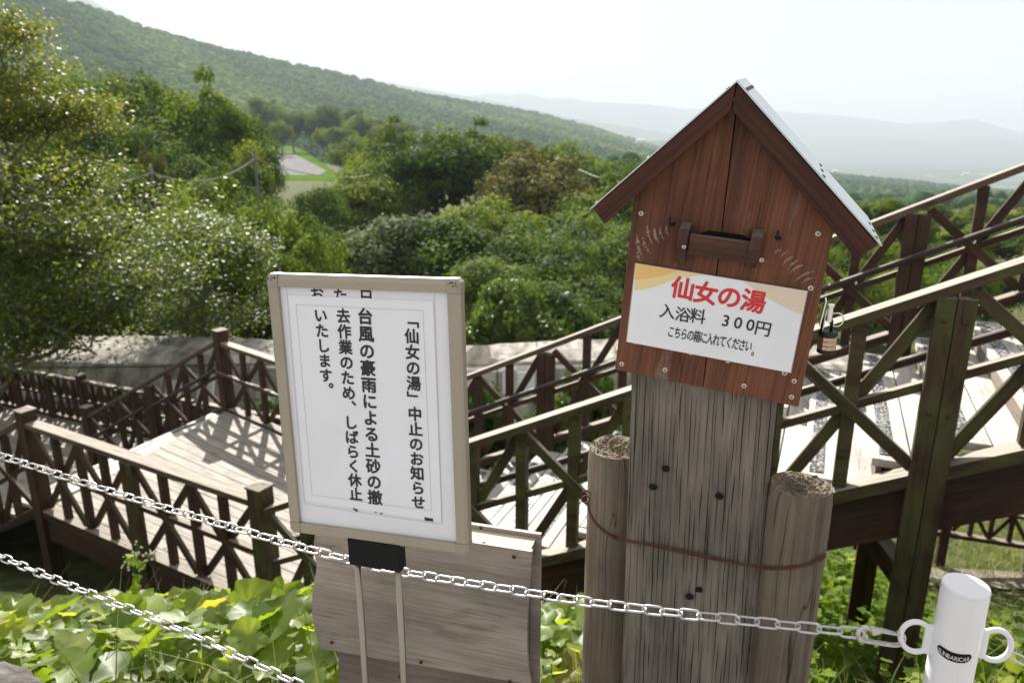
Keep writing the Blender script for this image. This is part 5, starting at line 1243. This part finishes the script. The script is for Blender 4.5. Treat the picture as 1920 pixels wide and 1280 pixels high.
for i, px in enumerate(range(1235, 1560, 24)):
    tree(px, 352 + 14 * (i % 3), 84 + 12 * (i % 4), 60 + 17 * (i % 4), ('b1', 'd0', 'p0', 'b0')[i % 4], 'valley tree standing behind the red brown money box', 'valley trees behind the money box', 'leafy_tree')
for i, px in enumerate(range(1568, 1990, 30)):
    tree(px, 372 + 9 * (i % 3) + 4 * math.sin(i * 2.0) + (px - 1568) * .05, 66 + 9 * (i % 4), 78 + 13 * (i % 4), ('p0', 'b1', 'p0', 'd0')[i % 4], 'small far tree in the row on the falling ground behind the far stair railing', 'far trees behind the stair railing', 'leafy_tree')

# the tall glittering tree at the left with yellowing tips
def branch_tree(name, label, base, stems, leaf, per, seed, mat, cat='tree', spray=.5):
    global NR
    NR = np.random.default_rng(seed); rr = random.Random(seed); t = thing(name, label, cat, base)
    mb = MB(); tips = []
    def grow(p, d, L, r, lev):
        pts = [p]; n = 5
        for i in range(n):
            d = (d + Vector((rr.uniform(-.22, .22), rr.uniform(-.22, .22), rr.uniform(-.06, .16)))).normalized(); p = p + d * (L / n); pts.append(p)
        mb.tube(pts, [max(.004, r * (1 - .12 * i)) for i in range(n + 1)], 7 if r > .03 else 5, cap=False)
        if lev >= 2:
            for q in pts[1:]: tips.append((q, d))
        if lev < 3:
            for i in range(5 if lev < 2 else 4):
                q = pts[rr.randint(2, n)]; a = rr.uniform(0, 6.28); s = Vector((math.cos(a), math.sin(a), rr.uniform(-.15, .6)))
                grow(q, (d * .45 + s).normalized(), L * rr.uniform(.45, .68), r * .5, lev + 1)
    for p0, p1, r in stems: grow(Vector(p0), (Vector(p1) - Vector(p0)).normalized(), (Vector(p1) - Vector(p0)).length, r, 0)
    build('trunk', mb, M['bark'], t, smooth=True)
    tp = np.array([x[:] for x, _ in tips]); n = per; ti = NR.integers(0, len(tp), n)
    off = NR.normal(size=(n, 3)) * np.array([spray, spray, spray * .42]) * .55
    p = tp[ti] + off - np.array([0, 0, .04]); nrm = np.array([0, -.15, 1.0]) + NR.normal(size=(n, 3)) * .62
    cv = np.clip(NR.random(n) * .62 + np.repeat(NR.random(1), n) * .05 + np.clip((p[:, 2] + .3) * .16, 0, .24) * NR.random(n) * 1.5, 0, 1)
    V, F = leaf_quads(p - np.array(base), nrm, np.full(n, leaf), 1.45)
    link('crown', npmesh('crown', V, F, M[mat], np.repeat(cv, 4)), t); return t
def lp3(px, py, d): return ud(px, py, d)
b0 = lp3(10, 760, 13); b0.z = float(Gz(b0.x, b0.y))
branch_tree('glittering_tree', 'tall slender tree at the left edge with glittering leaves and yellowing top', b0,
   [(b0, lp3(30, 560, 13), .12), (lp3(30, 560, 13), lp3(48, 400, 13), .09), (lp3(48, 400, 13), lp3(38, 240, 13.1), .06), (lp3(38, 240, 13.1), lp3(30, 95, 13.2), .045), (lp3(42, 330, 13), lp3(95, 235, 12.8), .03), (lp3(45, 400, 13), lp3(100, 345, 12.6), .035), (lp3(40, 470, 13), lp3(-40, 340, 13), .05),
    (lp3(28, 570, 13), lp3(130, 480, 12.3), .06), (lp3(25, 610, 13), lp3(215, 500, 12), .06), (lp3(22, 640, 13), lp3(180, 580, 11.8), .05), (lp3(20, 680, 12.8), lp3(225, 620, 11.7), .05), (lp3(18, 690, 12.6), lp3(150, 660, 11.6), .045), (lp3(18, 690, 12.6), lp3(80, 690, 11.6), .04), (lp3(25, 620, 13), lp3(-60, 520, 12.6), .05)], .050, 72000, 31, 'leaf_near', spray=.52)
b1 = lp3(365, 660, 17.5); b1.z = float(Gz(b1.x, b1.y))
branch_tree('slender_tree', 'slender tree with a thin grey trunk just behind the wall left of the corner post', b1, [(b1, lp3(372, 520, 17.5), .09), (lp3(368, 580, 17.5), lp3(320, 470, 17), .05), (lp3(368, 580, 17.5), lp3(440, 470, 17.5), .05)], .055, 26000, 33, 'leaf_near', spray=.6)

# ------------------------------------------------------------------ foreground plants
def cup_leaves(pos, R, tilt, mat, name, rows=2, seg=12, lobes=True):
    n = len(pos); az = NR.uniform(0, 6.28, n)
    nz_ = np.stack([np.sin(tilt) * np.cos(az), np.sin(tilt) * np.sin(az), np.cos(tilt)], -1)
    a = np.cross(nz_, NR.normal(size=(n, 3))); a /= np.linalg.norm(a, axis=1, keepdims=True); b = np.cross(nz_, a)
    th = np.linspace(0, 2 * np.pi, seg, endpoint=False); notch = 1 - .55 * np.exp(-((np.minimum(th, 2 * np.pi - th)) / .33) ** 2)
    V = [pos[:, None, :] - nz_[:, None] * (R * .05)[:, None, None]]
    cup = NR.uniform(-.12, .22, n); ph = NR.uniform(0, 6.28, n)
    for k in range(1, rows + 1):
        f = k / rows; rad = R[:, None] * f * (notch[None] if k == rows else .5 + .5 * notch[None]) * (1 + .13 * np.sin(5 * th)[None] * (k == rows) + NR.normal(0, .05, (n, seg)) * (k == rows))
        h = R[:, None] * (cup[:, None] * f ** 2 + .09 * f * np.sin(3 * th[None] + ph[:, None]) + .05 * np.cos(9 * th)[None] * f)
        V.append(pos[:, None] + a[:, None] * (rad * np.cos(th))[..., None] + b[:, None] * (rad * np.sin(th))[..., None] + nz_[:, None] * h[..., None])
    V = np.concatenate(V, 1); m = 1 + rows * seg; F = []
    i = np.arange(seg); j = (i + 1) % seg
    T3 = np.stack([np.zeros(seg, int), 1 + i, 1 + j], -1); F3 = (T3[None] + (np.arange(n) * m)[:, None, None]).reshape(-1, 3); tri = [F3]
    for k in range(rows - 1):
        o = 1 + k * seg; q1 = np.stack([o + i, o + seg + i, o + seg + j], -1); q2 = np.stack([o + i, o + seg + j, o + j], -1)
        for q in (q1, q2): tri.append((q[None] + (np.arange(n) * m)[:, None, None]).reshape(-1, 3))
    cv = np.repeat(NR.random(n) * .78, m).reshape(n, m); st = np.concatenate([[.10]] + [.13 * (np.arange(seg) % 2 == 0) - .05 * (k == rows - 1) for k in range(rows)]); cv = np.clip(cv + st[None] + NR.normal(0, .03, (n, m)), 0, 1); cv[NR.random(n) < .035] = 1.0; cv = cv.ravel()
    return npmesh(name, V.reshape(-1, 3), np.concatenate(tri), M[mat], cv, smooth=True)
def stalks(pos, mat, r=.003, drop=None):
    mb = MB()
    for p in pos:
        q = Vector(p); g = Vector((q.x + random.uniform(-.05, .05), q.y + random.uniform(-.05, .05), float(Gz(q.x, q.y)))); mb.tube([g, g.lerp(q, .6) + Vector((random.uniform(-.01, .01), 0, .01)), q], [r * 1.3, r, r * .7], 5, cap=False)
    return mb
NR = np.random.default_rng(77)
n = 3800; x = NR.uniform(-3.6, .75, n); y = 1.72 + (4.15 - 1.72) * NR.random(n) ** .85
hgt = NR.uniform(.04, .34, n) * np.clip((y - 1.45) * 2, .35, 1); R_ = NR.uniform(.022, .070, n) * np.where(NR.random(n) < .12, 1.6, 1)
pos = np.stack([x, y, Gz(x, y) + hgt], -1)
gl_ = link('broad_leaf_cover', cup_leaves(pos, R_, np.abs(NR.normal(.45, .34, n)), 'leaf_ground', 'broad_leaf_cover', rows=3, seg=18)); tag(gl_, 'broad lobed green leaves carpeting the slope under the chains', 'ground cover', kind='stuff')
sm = stalks(pos[::3], 'leaf_ground'); me = npmesh('leaf_stalks', [tuple(v) for v in sm.v], [tuple(f) for f in sm.f], M['leaf_ground'], NR.random(len(sm.v))); so = link('leaf_stalks', me); so.parent = gl_
def blades(name, n, xr, yr, hr, wr, mat, lean=.5):
    x = NR.uniform(*xr, n); y = NR.uniform(*yr, n); z = Gz(x, y); h = NR.uniform(*hr, n); w = NR.uniform(*wr, n); az = NR.uniform(0, 6.28, n); ln = h * NR.uniform(.1, lean * 1.6, n)
    V = []
    for f in (0, .35, .7, 1.0):
        c = np.stack([x + np.cos(az) * ln * f ** 2, y + np.sin(az) * ln * f ** 2, z + h * (f - .28 * f ** 2 * np.clip(ln / h, 0, 1.2))], -1); s = np.stack([-np.sin(az), np.cos(az), np.zeros(n)], -1) * (w * (1 - f * .93))[:, None]
        V += [c - s, c + s]
    V = np.stack(V, 1); F = np.array([(0, 1, 3, 2), (2, 3, 5, 4), (4, 5, 7, 6)]); F = (F[None] + (np.arange(n) * 8)[:, None, None]).reshape(-1, 4)
    return link(name, npmesh(name, V.reshape(-1, 3), F, M[mat], np.repeat(NR.random(n), 8)))
tag(blades('grass', 1400, (-3.4, .6), (1.6, 4.3), (.10, .34), (.002, .005), 'grass', 1.1), 'thin grass blades rising between the broad leaves', 'grass', kind='stuff')
tag(blades('rough_grass', 26000, (-1.0, 7.5), (4.6, 11), (.05, .16), (.003, .008), 'grass', .7), 'rough sunlit grass under and beyond the stairs', 'grass', kind='stuff')
tag(blades('bank_grass', 9000, (.3, 5.0), (1.75, 4.9), (.06, .26), (.002, .007), 'grass', .7), 'rough grass on the bank below the bollard', 'grass', kind='stuff')
# weeds at the right: leafy stems
def weed_patch(name, label, n, xr, yr, hr, lr):
    x = NR.uniform(*xr, n); y = NR.uniform(*yr, n); h = NR.uniform(*hr, n); P = []; Rr = []
    for i in range(n):
        if abs(x[i] - .585 * y[i]) < .19 and y[i] < 3.05: continue
        k = int(5 + h[i] * 26); lx, ly = NR.uniform(-.18, .18), NR.uniform(-.18, .18)
        for j in range(k):
            f = (j + .6) / k; sp = .03 + .055 * (1 - f * .5); a = NR.uniform(0, 6.28)
            px_, py_ = x[i] + lx * h[i] * f + math.cos(a) * sp, y[i] + ly * h[i] * f + math.sin(a) * sp
            P.append((px_, py_, float(Gz(px_, py_)) + h[i] * f)); Rr.append(NR.uniform(*lr) * (1.15 - .5 * f))
    P = np.array(P); o = link(name, cup_leaves(P, np.array(Rr), np.abs(NR.normal(.35, .3, len(P))), 'leaf_weed', name, rows=1, seg=9)); return tag(o, label, 'weeds', kind='stuff')
weed_patch('weeds', 'dense bright leafy weeds on the bank between the right log and the bollard', 420, (.45, 2.0), (1.95, 3.5), (.12, .46), (.020, .042))
weed_patch('weeds', 'taller sunlit weeds under the stairs between the sleeper and the stair post', 420, (.7, 3.4), (3.0, 5.0), (.14, .5), (.022, .045))
weed_patch('weeds', 'bright broad weeds in the sun under the stairs behind the right log', 460, (1.7, 3.5), (4.3, 6.6), (.15, .6), (.03, .06))
weed_patch('weeds', 'leafy weeds along the path below the stairs', 160, (.6, 2.4), (3.8, 6.0), (.08, .28), (.016, .034))
weed_patch('weeds', 'leafy weeds in shade behind the plywood sign', 120, (-.9, .6), (2.6, 4.2), (.10, .4), (.016, .034))
# one tall flowering weed against the near deck railing
fwp = ud(262, 1120, 3.6); fw = thing('flowering_weed', 'single tall weed with tiny pale flowers in front of the near deck railing', 'weed', (fwp.x, fwp.y, float(Gz(fwp.x, fwp.y))))
mb = MB(); p0 = Vector(fw.location); tp = [ud(258, 1018, 3.6), ud(295, 1030, 3.6), ud(240, 1050, 3.6)]
mid = ud(250, 1075, 3.6)
for q in tp: mb.tube([p0, mid, mid.lerp(q, .5) + Vector((.01, 0, .01)), q], [.005, .004, .003, .0015], 6)
build('stem', mb, M['grass'], fw, smooth=True)
fl = MB()
for q in tp:
    for _ in range(16):
        c = mid.lerp(q, random.uniform(.35, 1.05)) + Vector((random.gauss(0, .022), random.gauss(0, .02), random.gauss(0, .02))); r_ = random.uniform(.005, .009)
        fl.add([c + Vector(v) * r_ for v in ((1, 0, 0), (-1, 0, 0), (0, 1, 0), (0, -1, 0), (0, 0, 1), (0, 0, -1))], [(0, 2, 4), (2, 1, 4), (1, 3, 4), (3, 0, 4), (2, 0, 5), (1, 2, 5), (3, 1, 5), (0, 3, 5)])
M['flower'] = plain('pale flower', (.62, .58, .38), .8); build('flowers', fl, M['flower'], fw)
NR = np.random.default_rng(5); pp = np.array([(p0.lerp(mid, f) + Vector((NR.uniform(-.05, .05), NR.uniform(-.04, .04), 0)))[:] for f in np.linspace(.3, 1.25, 16)])
link('leaves', cup_leaves(pp - np.array(p0), NR.uniform(.02, .035, 16), np.abs(NR.normal(.5, .3, 16)), 'leaf_weed', 'leaves', rows=1, seg=9), fw)

# ------------------------------------------------------------------ haze of the valley
hm = bpy.data.materials.new('haze'); hm.use_nodes = True; hn = hm.node_tree; hn.nodes.clear()
ho = hn.nodes.new('ShaderNodeOutputMaterial'); hv = hn.nodes.new('ShaderNodeVolumePrincipled')
hv.inputs['Color'].default_value = (.64, .73, .81, 1); hv.inputs['Density'].default_value = 2.1e-4; hv.inputs['Anisotropy'].default_value = .08
hn.links.new(hv.outputs[0], ho.inputs['Volume'])
mb = MB(); mb.hexa(Vector((0, 4200, 215)), Vector((9200, 0, 0)), Vector((0, 4600, 0)), Vector((0, 0, 425)))
tag(build('haze', mb, hm), 'pale valley haze', 'haze', kind='stuff')
